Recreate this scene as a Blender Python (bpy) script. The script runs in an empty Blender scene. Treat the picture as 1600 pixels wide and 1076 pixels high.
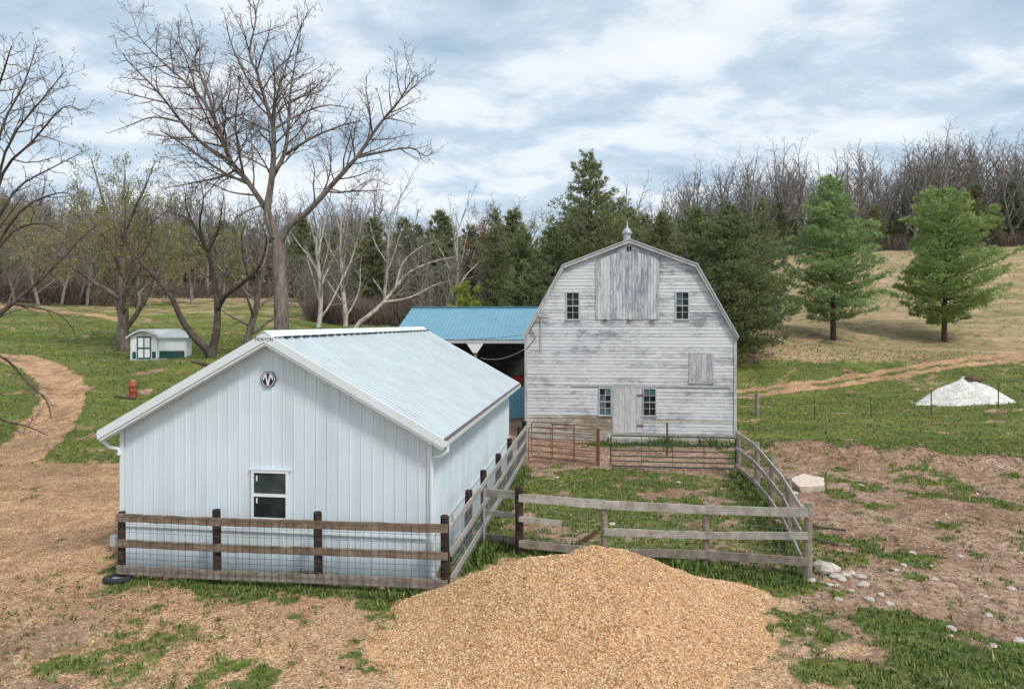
import bpy, math, random
import numpy as np
from mathutils import Vector, Matrix

R = math.radians
S = bpy.context.scene
COL = S.collection
F = 1050.0          # focal length in photo pixels (1600 wide)
HZ = 503.0          # horizon row
CH = 5.2            # camera height

# ------------------------------------------------------------------ camera, sky, sun, exposure
cd = bpy.data.cameras.new('camera'); cam = bpy.data.objects.new('camera', cd); COL.objects.link(cam)
cam.location = (0, 0, CH); cam.rotation_euler = (R(90), 0, 0)
cd.sensor_width = 36.0; cd.lens = F * 36.0 / 1600.0; cd.shift_y = (HZ - 538.0) / 1600.0
cd.clip_start = 0.1; cd.clip_end = 3000
S.camera = cam

SUN_EL, SUN_AZ = 52.0, 140.0      # azimuth measured clockwise from +Y (140 = behind the camera, to the right)
world = bpy.data.worlds.new('World'); S.world = world; world.use_nodes = True
nt = world.node_tree; N = nt.nodes; L = nt.links
bg = N['Background']; bg.inputs['Strength'].default_value = 0.082
sky = N.new('ShaderNodeTexSky'); sky.sky_type = 'NISHITA'; sky.sun_disc = False
sky.sun_elevation = R(SUN_EL); sky.sun_rotation = R(SUN_AZ); sky.altitude = 200; sky.air_density = 1.0; sky.dust_density = 1.5
tc = N.new('ShaderNodeTexCoord'); sep = N.new('ShaderNodeSeparateXYZ'); L.new(tc.outputs['Generated'], sep.inputs[0])
def wmath(op, a, b=None):
    n = N.new('ShaderNodeMath'); n.operation = op
    for i, v in enumerate((a, b)):
        if v is None: continue
        if isinstance(v, (int, float)): n.inputs[i].default_value = v
        else: L.new(v, n.inputs[i])
    return n.outputs[0]
zz = wmath('ADD', wmath('MAXIMUM', sep.outputs['Z'], 0.0), 0.22)
cv = N.new('ShaderNodeCombineXYZ')
L.new(wmath('DIVIDE', sep.outputs['X'], zz), cv.inputs['X']); L.new(wmath('DIVIDE', sep.outputs['Y'], zz), cv.inputs['Y'])
n1 = N.new('ShaderNodeTexNoise'); n1.inputs['Scale'].default_value = 2.3; n1.inputs['Detail'].default_value = 8; n1.inputs['Roughness'].default_value = 0.55; n1.inputs['Distortion'].default_value = 0.15
mp = N.new('ShaderNodeMapping'); mp.inputs['Location'].default_value = (3.7, 1.3, 0.0); mp.inputs['Scale'].default_value = (1.0, 1.25, 1.0)
L.new(cv.outputs[0], mp.inputs[0]); L.new(mp.outputs[0], n1.inputs['Vector'])
cr = N.new('ShaderNodeValToRGB'); L.new(n1.outputs['Fac'], cr.inputs[0])
e = cr.color_ramp.elements
e[0].position = 0.33; e[0].color = (3.1, 4.1, 4.95, 1)
e[1].position = 0.68; e[1].color = (7.3, 7.5, 7.7, 1)
e2 = cr.color_ramp.elements.new(0.47); e2.color = (4.5, 5.45, 6.3, 1)
e3 = cr.color_ramp.elements.new(0.55); e3.color = (6.5, 6.9, 7.2, 1)
mx = N.new('ShaderNodeMixRGB'); mx.inputs[0].default_value = 0.86
L.new(sky.outputs[0], mx.inputs[1]); L.new(cr.outputs[0], mx.inputs[2]); L.new(mx.outputs[0], bg.inputs['Color'])

sd = bpy.data.lights.new('sun', 'SUN'); sd.energy = 1.5; sd.angle = R(10); sd.color = (1.0, 0.95, 0.88)
sun = bpy.data.objects.new('sun', sd); COL.objects.link(sun)
az, el = R(SUN_AZ), R(SUN_EL)
sdir = Vector((math.sin(az) * math.cos(el), math.cos(az) * math.cos(el), math.sin(el)))
sun.rotation_euler = sdir.to_track_quat('Z', 'Y').to_euler(); sun.location = (20, -20, 40)
S.view_settings.view_transform = 'Standard'; S.view_settings.look = 'None'
S.view_settings.exposure = 0.82; S.view_settings.gamma = 1.0; S.view_settings.use_curve_mapping = False

# ------------------------------------------------------------------ helpers
def link(name, me, parent=None, mat=None):
    o = bpy.data.objects.new(name, me); COL.objects.link(o)
    if parent is not None: o.parent = parent
    if mat is not None and me is not None: me.materials.append(mat)
    return o
def tag(o, label=None, cat=None, group=None, kind=None):
    if label: o['label'] = label
    if cat: o['category'] = cat
    if group: o['group'] = group
    if kind: o['kind'] = kind
    return o
def thing(name, label, cat, loc=(0, 0, 0), rz=0.0, group=None):
    o = bpy.data.objects.new(name, None); COL.objects.link(o); o.location = loc; o.rotation_euler = (0, 0, rz)
    o.empty_display_size = 0.2
    return tag(o, label, cat, group)
def dup(root, loc, rz=0.0, scale=1.0, label=None):
    r = root.copy(); COL.objects.link(r); r.location = loc; r.rotation_euler = (0, 0, rz); r.scale = (scale,) * 3
    if label: r['label'] = label
    for ch in root.children:
        c = ch.copy(); COL.objects.link(c); c.parent = r
        for g in ch.children:
            d = g.copy(); COL.objects.link(d); d.parent = c
    return r

class MB:
    def __init__(s): s.v = []; s.f = []
    def add(s, vs, fs):
        b = len(s.v); s.v.extend(vs); s.f.extend([tuple(i + b for i in f) for f in fs]); return s
    def box(s, a, b):
        (x0, y0, z0), (x1, y1, z1) = a, b
        return s.add([(x0,y0,z0),(x1,y0,z0),(x1,y1,z0),(x0,y1,z0),(x0,y0,z1),(x1,y0,z1),(x1,y1,z1),(x0,y1,z1)],
                     [(3,2,1,0),(4,5,6,7),(0,1,5,4),(1,2,6,5),(2,3,7,6),(3,0,4,7)])
    def prism(s, poly, y0, y1):              # poly of (x, z), extruded along y
        n = len(poly)
        area = sum(poly[i][0]*poly[(i+1)%n][1]-poly[(i+1)%n][0]*poly[i][1] for i in range(n))
        if area < 0: poly = poly[::-1]
        vs = [(x, y0, z) for x, z in poly] + [(x, y1, z) for x, z in poly]
        fs = [tuple(range(n)), tuple(range(2*n-1, n-1, -1))] + [(i, i+n, (i+1)%n+n, (i+1)%n) for i in range(n)]
        return s.add(vs, fs)
    def beam(s, p, q, w, h, seg=1, jit=0.0, rng=None):     # board from p to q (centre line), w across, h upright
        p, q = Vector(p), Vector(q); d = (q - p).normalized()
        side = d.cross(Vector((0, 0, 1)))
        side = side.normalized() if side.length > 1e-4 else Vector((1, 0, 0))
        up = side.cross(d).normalized()
        vs, fs = [], []
        for i in range(seg + 1):
            c = p.lerp(q, i / seg)
            j = Vector((0, 0, 0)); hh = h; 
            if jit and rng: j = up * rng.uniform(-jit, jit) + side * rng.uniform(-jit, jit) * .5; hh = h * (1 + rng.uniform(-.06, .06))
            for a, b in ((-1, -1), (1, -1), (1, 1), (-1, 1)):
                vs.append(tuple(c + j + side * (a * w / 2) + up * (b * hh / 2)))
        for i in range(seg):
            o = 4 * i
            for k in range(4): fs.append((o + k, o + (k+1) % 4, o + 4 + (k+1) % 4, o + 4 + k))
        fs.append((3, 2, 1, 0)); o = 4 * seg; fs.append((o, o+1, o+2, o+3))
        return s.add(vs, fs)
    def tube(s, pts, rad, k=6, cap=True):
        pts = [Vector(p) for p in pts]; n = len(pts)
        if isinstance(rad, (int, float)): rad = [rad] * n
        vs, fs = [], []
        ref = None
        for i in range(n):
            d = (pts[min(i+1, n-1)] - pts[max(i-1, 0)]).normalized()
            if ref is None: ref = Vector((1, 0, 0)) if abs(d.x) < .8 else Vector((0, 1, 0))
            a = d.cross(ref).normalized(); b = d.cross(a); ref = a.cross(d)
            for j in range(k):
                t = 2 * math.pi * j / k
                vs.append(tuple(pts[i] + (a * math.cos(t) + b * math.sin(t)) * rad[i]))
        for i in range(n - 1):
            for j in range(k):
                fs.append((i*k + j, i*k + (j+1) % k, (i+1)*k + (j+1) % k, (i+1)*k + j))
        if cap: fs.append(tuple(range(k-1, -1, -1))); fs.append(tuple(range((n-1)*k, n*k)))
        return s.add(vs, fs)
    def lathe(s, prof, k=16, c=(0, 0, 0)):   # prof of (r, z)
        vs, fs = [], []
        for r, z in prof:
            for j in range(k):
                t = 2 * math.pi * j / k; vs.append((c[0] + r*math.cos(t), c[1] + r*math.sin(t), c[2] + z))
        for i in range(len(prof) - 1):
            for j in range(k): fs.append((i*k+j, i*k+(j+1)%k, (i+1)*k+(j+1)%k, (i+1)*k+j))
        return s.add(vs, fs)
    def mesh(s, name, smooth=False):
        me = bpy.data.meshes.new(name); me.from_pydata(s.v, [], s.f); me.update()
        if smooth: me.polygons.foreach_set('use_smooth', [True] * len(me.polygons))
        return me
    def build(s, name, mat, parent=None, smooth=False):
        return link(name, s.mesh(name, smooth), parent, mat)

def np_mesh(name, V, Fc, colors=None, smooth=False):       # V (n,3), Fc (m,k) with one k
    me = bpy.data.meshes.new(name); V = np.asarray(V, np.float32); Fc = np.asarray(Fc, np.int32)
    m, k = Fc.shape
    me.vertices.add(len(V)); me.vertices.foreach_set('co', V.ravel())
    me.loops.add(m * k); me.loops.foreach_set('vertex_index', Fc.ravel())
    me.polygons.add(m); me.polygons.foreach_set('loop_start', np.arange(0, m * k, k, dtype=np.int32))
    me.polygons.foreach_set('loop_total', np.full(m, k, np.int32))
    me.update(calc_edges=True)
    if smooth: me.polygons.foreach_set('use_smooth', np.ones(m, bool))
    if colors is not None:
        a = me.color_attributes.new('tint', 'FLOAT_COLOR', 'POINT')
        c = np.ones((len(V), 4), np.float32); c[:, :3] = colors; a.data.foreach_set('color', c.ravel())
    me.validate()
    return me

# ------------------------------------------------------------------ materials
class Mat:
    def __init__(s, name, rough=0.8, spec=0.3, metal=0.0):
        s.m = bpy.data.materials.new(name); s.m.use_nodes = True; s.t = s.m.node_tree; s.b = s.t.nodes['Principled BSDF']
        s.b.inputs['Roughness'].default_value = rough; s.b.inputs['Specular IOR Level'].default_value = spec; s.b.inputs['Metallic'].default_value = metal
        s.co = s.t.nodes.new('ShaderNodeTexCoord')
    def lk(s, a, b): s.t.links.new(a, b)
    def noise(s, scale, detail=4, rough=.55, stretch=(1, 1, 1), coord='Object', offset=None):
        mp = s.t.nodes.new('ShaderNodeMapping'); mp.inputs['Scale'].default_value = stretch
        s.lk(s.co.outputs[coord], mp.inputs[0])
        if offset is not None: s.lk(offset, mp.inputs['Location'])
        n = s.t.nodes.new('ShaderNodeTexNoise'); n.inputs['Scale'].default_value = scale; n.inputs['Detail'].default_value = detail; n.inputs['Roughness'].default_value = rough
        s.lk(mp.outputs[0], n.inputs['Vector']); return n.outputs['Fac']
    def voronoi(s, scale, out='Color', feature='F1'):
        n = s.t.nodes.new('ShaderNodeTexVoronoi'); n.inputs['Scale'].default_value = scale; n.feature = feature
        s.lk(s.co.outputs['Object'], n.inputs['Vector']); return n.outputs[out]
    def ramp(s, fac, stops):
        r = s.t.nodes.new('ShaderNodeValToRGB'); s.lk(fac, r.inputs[0]); el = r.color_ramp.elements
        while len(el) < len(stops): el.new(.5)
        for e_, (p, c) in zip(el, stops):
            e_.position = p; e_.color = (*c, 1) if len(c) == 3 else c
        return r.outputs[0]
    def mix(s, fac, a, b, mode='MIX'):
        m = s.t.nodes.new('ShaderNodeMixRGB'); m.blend_type = mode
        for i, v in enumerate((fac, a, b)):
            if isinstance(v, (int, float)): m.inputs[i].default_value = v if i == 0 else (v, v, v, 1)
            elif isinstance(v, tuple): m.inputs[i].default_value = (*v, 1)
            else: s.lk(v, m.inputs[i])
        return m.outputs[0]
    def math(s, op, a, b=0.0, clamp=False):
        m = s.t.nodes.new('ShaderNodeMath'); m.operation = op; m.use_clamp = clamp
        for i, v in enumerate((a, b)):
            if isinstance(v, (int, float)): m.inputs[i].default_value = v
            else: s.lk(v, m.inputs[i])
        return m.outputs[0]
    def rnd(s):
        o = s.t.nodes.new('ShaderNodeObjectInfo'); return o.outputs['Random']
    def rndvec(s):
        c = s.t.nodes.new('ShaderNodeCombineXYZ'); r = s.rnd()
        s.lk(s.math('MULTIPLY', r, 37.0), c.inputs[0]); s.lk(s.math('MULTIPLY', r, 91.0), c.inputs[1]); s.lk(s.math('MULTIPLY', r, 53.0), c.inputs[2])
        return c.outputs[0]
    def attr(s, name, out='Color'):
        a = s.t.nodes.new('ShaderNodeAttribute'); a.attribute_name = name; return a.outputs[out]
    def color(s, c):
        if isinstance(c, tuple): s.b.inputs['Base Color'].default_value = (*c, 1)
        else: s.lk(c, s.b.inputs['Base Color'])
        return s
    def bump(s, h, strength=.4, dist=.02):
        b = s.t.nodes.new('ShaderNodeBump'); b.inputs['Strength'].default_value = strength; b.inputs['Distance'].default_value = dist
        s.lk(h, b.inputs['Height']); s.lk(b.outputs[0], s.b.inputs['Normal']); return s

def flat(name, c, rough=.7, spec=.3, metal=0.0, var=.12, scale=6.0):
    m = Mat(name, rough, spec, metal)
    n = m.noise(scale, 5)
    lo = tuple(x * (1 - var) for x in c); hi = tuple(min(1, x * (1 + var)) for x in c)
    m.color(m.ramp(n, [(.3, lo), (.7, hi)])); return m.m

def steel(name, c, dirt=.10, splash_shade=False):
    m = Mat(name, .45, .35)
    a = m.noise(2.2, 5, .6, (1, 1, .12)); b = m.noise(.7, 4)
    base = m.ramp(a, [(.25, tuple(x * (1 - dirt) for x in c)), (.6, c)])
    stain = m.ramp(b, [(.45, (1, 1, 1)), (.75, (.93, .93, .89))])
    cc_ = m.mix(1.0, base, stain, 'MULTIPLY')
    if splash_shade:  # mud splash and contact shadow painted together into the wall foot colour
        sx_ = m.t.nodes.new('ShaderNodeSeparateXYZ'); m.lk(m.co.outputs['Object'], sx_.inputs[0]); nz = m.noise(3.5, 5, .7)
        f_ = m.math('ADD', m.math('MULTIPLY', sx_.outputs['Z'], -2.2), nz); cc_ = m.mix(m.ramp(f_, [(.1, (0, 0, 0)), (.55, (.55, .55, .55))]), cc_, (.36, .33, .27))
    m.color(cc_); m.bump(m.noise(1.3, 3, .5), .25, .03); return m.m
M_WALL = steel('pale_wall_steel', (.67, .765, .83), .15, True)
M_ROOF = steel('white_roof_steel', (.54, .60, .635), .12)
M_TRIM = steel('white_trim_steel', (.72, .78, .81), .06)
M_BLUE = steel('blue_roof_steel', (.16, .345, .45), .14)
M_BROWN_GUT = flat('brown_gutter', (.14, .085, .08), .6)
M_DARK = flat('dark_gap', (.02, .02, .022), .9)
M_BLACK = flat('black_paint', (.02, .021, .03), .5)
M_WHITE = flat('white_paint', (.78, .80, .82), .5, var=.04)

def clap(name, white, wood, lo, hi):
    m = Mat(name, .85, .15)
    off = m.rndvec()
    a = m.noise(3.2, 8, .75, (.7, 1, 2.2), offset=off); b = m.noise(.6, 6, .65)
    f = m.math('ADD', m.math('MULTIPLY', a, .5), m.math('MULTIPLY', b, .5))
    f = m.math('ADD', f, m.math('MULTIPLY', m.math('SUBTRACT', m.rnd(), .5), .10))
    c = m.ramp(f, [(lo, wood), ((lo + hi) / 2, tuple((x * .35 + y * .65) for x, y in zip(wood, white))), (hi, white)])
    g = m.noise(14, 5, .7, (.5, 1, 6), offset=off)
    c = m.mix(1.0, c, m.ramp(g, [(.3, (.80, .80, .80)), (.6, (1, 1, 1))]), 'MULTIPLY')
    m.color(c); m.bump(g, .3, .01); return m.m
M_CLAP = clap('peeling_white_clapboard', (.69, .70, .72), (.29, .30, .32), .385, .545)
M_CLAPLOW = clap('bare_weathered_clapboard', (.60, .58, .52), (.27, .22, .16), .42, .60)
def plank(name, white, wood, lo, hi):
    m = Mat(name, .85, .15)
    off = m.rndvec()
    a = m.noise(5.5, 8, .75, (4.0, 1, .40), offset=off); b = m.noise(1.2, 4, .6, (1, 1, .6), offset=off)
    f = m.math('ADD', m.math('MULTIPLY', a, .6), m.math('MULTIPLY', b, .4))
    f = m.math('ADD', f, m.math('MULTIPLY', m.math('SUBTRACT', m.rnd(), .5), .10))
    c = m.ramp(f, [(lo, wood), (hi, white)])
    g = m.noise(10, 6, .7, (7, 1, .4), offset=off)
    c = m.mix(1.0, c, m.ramp(g, [(.3, (.7, .71, .73)), (.6, (1, 1, 1))]), 'MULTIPLY')
    m.color(c); m.bump(g, .35, .012); return m.m
M_LOFT = plank('flaking_loft_planks', (.68, .69, .70), (.25, .275, .315), .39, .54)
M_DOOR = plank('worn_door_planks', (.65, .65, .64), (.34, .345, .355), .38, .56)
M_CASING = plank('worn_casing', (.58, .59, .60), (.30, .29, .28), .36, .56)
def wood(name, c0, c1, c2, along='x'):
    m = Mat(name, .9, .1); off = m.rndvec()
    a = m.noise(4, 7, .7, (1, 1, 1), offset=off); b = m.noise(24, 4, .7, offset=off)
    c = m.ramp(a, [(.3, c0), (.5, c1), (.7, c2)])
    c = m.mix(1.0, c, m.ramp(b, [(.3, (.72, .72, .70)), (.65, (1, 1, 1))]), 'MULTIPLY')
    m.color(c); m.bump(b, .5, .015); return m.m
M_RAIL = wood('grey_fence_board', (.17, .14, .115), (.30, .26, .22), (.43, .39, .34))
M_RAILB = wood('mossy_brown_board', (.12, .10, .07), (.25, .19, .14), (.36, .30, .24))
M_RAILP = wood('silvered_fence_board', (.27, .245, .215), (.45, .415, .37), (.62, .59, .54))
M_POSTD = wood('creosote_post', (.022, .018, .018), (.05, .036, .034), (.10, .075, .068))
M_POSTG = wood('weathered_post', (.21, .17, .14), (.32, .27, .225), (.42, .37, .32))
M_WIRE = flat('rusty_wire', (.085, .06, .055), .7)
M_RUST = flat('rusty_pipe', (.17, .085, .055), .85, var=.4, scale=14)
M_GREEN = flat('dark_green_pipe', (.03, .06, .055), .5)
M_GALV = flat('galvanised_steel', (.42, .45, .47), .45, metal=.3)
M_CONC = flat('old_concrete', (.38, .35, .31), .9, var=.25, scale=3)
M_RED = flat('faded_red', (.36, .085, .065), .7, var=.3, scale=9)
M_REDB = flat('bright_red', (.42, .03, .04), .5)
M_RUBBER = flat('rubber', (.035, .035, .038), .85)
M_DKGREEN = flat('dark_green_paint', (.018, .075, .065), .6)
M_YEL = flat('yellow_plate', (.55, .42, .05), .6)
M_TIN = steel('dull_tin', (.50, .52, .54), .2)
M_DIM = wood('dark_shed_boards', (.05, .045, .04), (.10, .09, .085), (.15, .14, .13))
M_CABLE = flat('grey_cable', (.45, .46, .47), .6)
def glass(name, c):
    m = Mat(name, .15, .12); n = m.noise(1.7, 3)
    m.color(m.ramp(n, [(.35, c), (.7, tuple(x * 2.2 + .01 for x in c))])); return m.m
M_GLASS = glass('dark_window_glass', (.012, .016, .017))
M_GLASSB = glass('sky_tinted_glass', (.05, .085, .10))
M_GLASSG = glass('greenish_window_glass', (.03, .042, .036))
def stone(name, a, b):
    m = Mat(name, .9, .15); n = m.noise(5, 6, .65)
    m.color(m.ramp(n, [(.3, a), (.65, b)])); m.bump(n, .6, .04); return m.m
M_ROCK = stone('pale_rock', (.34, .28, .24), (.62, .57, .51))
M_SLAB = stone('pale_sandstone', (.50, .40, .33), (.66, .57, .49))
def tinted(name, rough=.9):
    m = Mat(name, rough, .12); m.color(m.attr('tint')); return m.m
M_TINT = tinted('gravel_stones'); M_BLADE = tinted('grass_blades')
def bark(name, a, b, scale=5, st=(1, 1, .25)):
    m = Mat(name, .95, .08); n = m.noise(scale, 6, .7, st); m.color(m.ramp(n, [(.35, a), (.65, b)])); m.bump(n, .8, .04); return m.m
M_BARK = bark('brown_grey_bark', (.10, .08, .066), (.29, .245, .21))
M_TWIG = bark('dark_twigs', (.10, .077, .064), (.20, .16, .135))
M_BARKD = bark('dark_bark', (.05, .04, .033), (.14, .115, .097))
M_SYC = bark('white_sycamore_bark', (.26, .22, .18), (.62, .58, .52), 2.2, (1, 1, .5))
M_SYCT = bark('pale_twigs', (.19, .15, .13), (.36, .31, .27))
M_GREYB = bark('grey_forest_bark', (.16, .14, .125), (.34, .31, .28))
M_GREYT = bark('grey_forest_twigs', (.17, .145, .13), (.27, .235, .215))
def leafmat(name, a, b, c, scale=.8):
    m = Mat(name, .75, .2); n = m.noise(scale, 4, .65); k = m.noise(5, 3)
    col = m.ramp(n, [(.32, a), (.5, b), (.68, c)])
    col = m.mix(1.0, col, m.ramp(k, [(.3, (.6, .6, .6)), (.7, (1.25, 1.25, 1.15))]), 'MULTIPLY')
    m.color(col)
    tr = m.t.nodes.new('ShaderNodeBsdfTranslucent'); m.lk(col, tr.inputs['Color'])
    ms = m.t.nodes.new('ShaderNodeMixShader'); ms.inputs[0].default_value = .4
    out = m.t.nodes['Material Output']; m.lk(m.b.outputs[0], ms.inputs[1]); m.lk(tr.outputs[0], ms.inputs[2]); m.lk(ms.outputs[0], out.inputs[0])
    return m.m
M_PINE = leafmat('bright_pine_needles', (.20, .30, .15), (.36, .48, .22), (.52, .62, .30))
M_PINE2 = leafmat('yellowish_pine_needles', (.21, .30, .13), (.37, .48, .19), (.53, .62, .27))
M_CEDAR = leafmat('dark_cedar_foliage', (.13, .175, .09), (.225, .28, .135), (.35, .39, .18))
M_CEDAR2 = leafmat('olive_cedar_foliage', (.16, .185, .10), (.27, .305, .15), (.39, .41, .21))
M_BUD = leafmat('olive_spring_buds', (.22, .21, .09), (.33, .32, .14), (.45, .43, .20))
M_LIME = leafmat('lime_spring_leaves', (.20, .27, .04), (.33, .42, .07), (.45, .52, .13))

# ------------------------------------------------------------------ terrain
def W(u, v, Y): return ((u - 800) / F * Y, Y, CH - (v - HZ) / F * Y)
ctrl = []
for Y in (-60, -20, 2, 9, 14, 19, 24):
    for X in (-30, -18, -8, 0, 7, 14, 24): ctrl.append((X, Y, 0.0))
for u, v, Y in ((190, 716, 26), (20, 722, 25.5), (208, 623, 34), (245, 563, 43.5), (330, 557, 42.5), (195, 549, 47), (85, 640, 32), (110, 605, 36),
                (40, 562, 41), (-60, 550, 43), (0, 478, 72), (200, 503, 62), (400, 515, 60), (400, 466, 110), (230, 466, 110), (560, 470, 105), (440, 590, 38),
                (1183, 650, 37), (1273, 655, 36), (1361, 652, 36.5), (1455, 649, 37), (1560, 641, 37), (1800, 640, 36), (1150, 617, 48), (1300, 598, 51), (1400, 580, 54), (1600, 556, 60),
                (1302, 531, 62), (1475, 529, 65), (1600, 503, 74), (1250, 450, 95), (1600, 442, 95), (1250, 396, 130), (1600, 386, 130), (1150, 520, 62)):
    ctrl.append(W(u, v, Y))
for u, Y, z in ((983, 30, 0), (822, 30, 0), (1145, 30, 0), (983, 42, .3), (800, 36, .45), (650, 38, .9), (550, 34, .6), (900, 62, 1.8), (750, 70, 3.0), (650, 62, 3.6), (1050, 80, 5.5), (1000, 130, 13), (750, 130, 10), (500, 140, 11.5),
                (200, 140, 14), (-100, 140, 19), (1250, 200, 31), (1600, 200, 35), (2000, 130, 21), (2000, 200, 36), (1000, 200, 22), (700, 200, 17), (400, 200, 19), (100, 200, 27), (-300, 200, 34), (-400, 70, 9), (-400, 44, 4),
                (2100, 60, 3), (800, 330, 30), (0, 330, 44), (1600, 330, 52), (2200, 330, 52), (-800, 330, 48), (800, 450, 34), (-500, 450, 50), (2000, 450, 56)):
    ctrl.append(((u - 800) / F * Y, Y, z))
P = np.array(ctrl); 
def rbf_fit(P):
    d = np.hypot(P[:, None, 0] - P[None, :, 0], P[:, None, 1] - P[None, :, 1]); n = len(P)
    A = np.zeros((n + 3, n + 3)); A[:n, :n] = np.sqrt(d * d + 9.0) + np.eye(n) * -0.25
    A[:n, n] = 1; A[:n, n+1:] = P[:, :2]; A[n, :n] = 1; A[n+1:, :n] = P[:, :2].T
    return np.linalg.solve(A, np.concatenate([P[:, 2], [0, 0, 0]]))
Cf = rbf_fit(P)
def lat(seed):
    return np.random.RandomState(seed).rand(256, 256)
_L = [lat(i) for i in range(6)]
def vnoise(x, y, s, k=0):
    x = np.asarray(x, float) * s + 1000.3; y = np.asarray(y, float) * s + 1000.7
    i = np.floor(x).astype(int); j = np.floor(y).astype(int); fx = x - i; fy = y - j
    fx = fx * fx * (3 - 2 * fx); fy = fy * fy * (3 - 2 * fy); T = _L[k]
    a = T[i & 255, j & 255]; b = T[(i+1) & 255, j & 255]; c = T[i & 255, (j+1) & 255]; d = T[(i+1) & 255, (j+1) & 255]
    return (a * (1-fx) + b * fx) * (1-fy) + (c * (1-fx) + d * fx) * fy
def fbm(x, y, s, k=0, o=4):
    t = 0; w = 0; a = 1.0
    for q in range(o): t = t + a * vnoise(x, y, s, (k + q) % 6); w += a; a *= .55; s *= 2.03
    return t / w
def seg_dist(x, y, pl):            # distance to a polyline and 0..1 param
    best = np.full(np.shape(x), 1e9)
    for (x0, y0), (x1, y1) in zip(pl[:-1], pl[1:]):
        dx, dy = x1 - x0, y1 - y0; t = np.clip(((x - x0) * dx + (y - y0) * dy) / (dx*dx + dy*dy + 1e-9), 0, 1)
        best = np.minimum(best, np.hypot(x - x0 - t*dx, y - y0 - t*dy))
    return best
def inside(x, y, poly):
    r = np.zeros(np.shape(x), bool); n = len(poly)
    for i in range(n):
        (x0, y0), (x1, y1) = poly[i], poly[(i+1) % n]
        c = (y0 > y) != (y1 > y)
        r ^= c & (x < (x1 - x0) * (y - y0) / ((y1 - y0) if y1 != y0 else 1e-9) + x0)
    return r
def soft(x, y, poly, w):           # 1 inside, 0 outside with a soft edge of width w
    d = seg_dist(x, y, poly + [poly[0]]); sgn = np.where(inside(x, y, poly), 1, -1)
    return np.clip(.5 + sgn * d / (2 * w), 0, 1)
def h0(x, y):
    x = np.asarray(x, float); y = np.asarray(y, float); shp = x.shape
    x = x.ravel(); y = y.ravel(); out = np.empty(len(x)); n = len(P)
    for a in range(0, len(x), 20000):
        xs, ys = x[a:a+20000], y[a:a+20000]
        d = np.sqrt((xs[:, None] - P[None, :, 0])**2 + (ys[:, None] - P[None, :, 1])**2 + 9.0)
        out[a:a+20000] = d @ Cf[:n] + Cf[n] + xs * Cf[n+1] + ys * Cf[n+2]
    return out.reshape(shp)
def ground_pt(u, v):               # where the sight line of a photo pixel meets the bare terrain
    Ys = np.linspace(8, 220, 2200); X = (u - 800) / F * Ys; z = CH - (v - HZ) / F * Ys
    k = np.argmax(h0(X, Ys) > z); return (float(X[k]), float(Ys[k]))
WINDROW = [ground_pt(u, v) for u, v in ((1205, 712), (1300, 720), (1400, 724), (1500, 731), (1600, 738), (1760, 748))]
def height(x, y):
    x = np.asarray(x, float); y = np.asarray(y, float)
    z = h0(x, y)
    far = np.clip((np.abs(y) - 20) / 60, 0, 1)
    z = z + (fbm(x, y, .45, 1) - .5) * (.10 + .5 * far) + (fbm(x, y, 2.6, 3) - .5) * .05
    d = seg_dist(x, y, WINDROW)
    z = z + .55 * np.exp(-(d / .8)**2) * (.3 + 1.2 * fbm(x, y, 1.6, 2))
    return z
def hz(x, y): return float(height(np.array([x]), np.array([y]))[0])
def gp(u, v):
    x, y = ground_pt(u, v); return (x, y, hz(x, y))

# image-free plan of the ground cover, in world metres
YARD = [(-40, -60), (-40, 22), (-24, 24.6), (-16, 25.4), (-8.6, 25.8), (-8.3, 14.2), (-8.2, 13.4), (-1.4, 12.6), (-.4, 15.0), (1.5, 14.3), (4.2, 13.2), (5.0, 11.6), (4.6, 9.6), (3.6, 8), (3.0, -60)]
MUD = [ground_pt(u, v) for u, v in ((1160, 700), (1215, 706), (1400, 716), (1600, 726))] + [(34, 24), (34, 12), (14, 11.2), (9.5, 10.6), (7.0, 10.2), (4.6, 9.0), (3.0, 10.0), (2.8, 12.4), (5.4, 13.5), (6.3, 13.7), (7.2, 17.5), (8.0, 21.5), (8.2, 24.5)]
PEN = [(-.6, 15.6), (6.0, 13.7), (7.5, 19), (7.9, 23.4), (.6, 25.6)]
PENBACK = [(.4, 24.4), (8.0, 22.6), (8.6, 28.6), (9.6, 29.2), (.5, 30.2)]
ALLEY = [(-.6, 25.2), (.7, 24.5), (.9, 30), (1.0, 36), (-6, 37), (-6, 33)]
DRIVE = [ground_pt(u, v) for u, v in ((20, 718), (62, 680), (92, 640), (102, 612), (92, 590), (62, 572), (22, 560), (-40, 553), (-160, 548))]
LANE = [ground_pt(u, v) for u, v in ((-60, 472), (0, 477), (60, 483), (120, 490), (160, 495), (200, 502))]
TRACK = [ground_pt(u, v) for u, v in ((1130, 619), (1180, 612), (1260, 603), (1350, 591), (1430, 577), (1510, 566), (1600, 557), (1720, 548), (1850, 540))]
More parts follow.
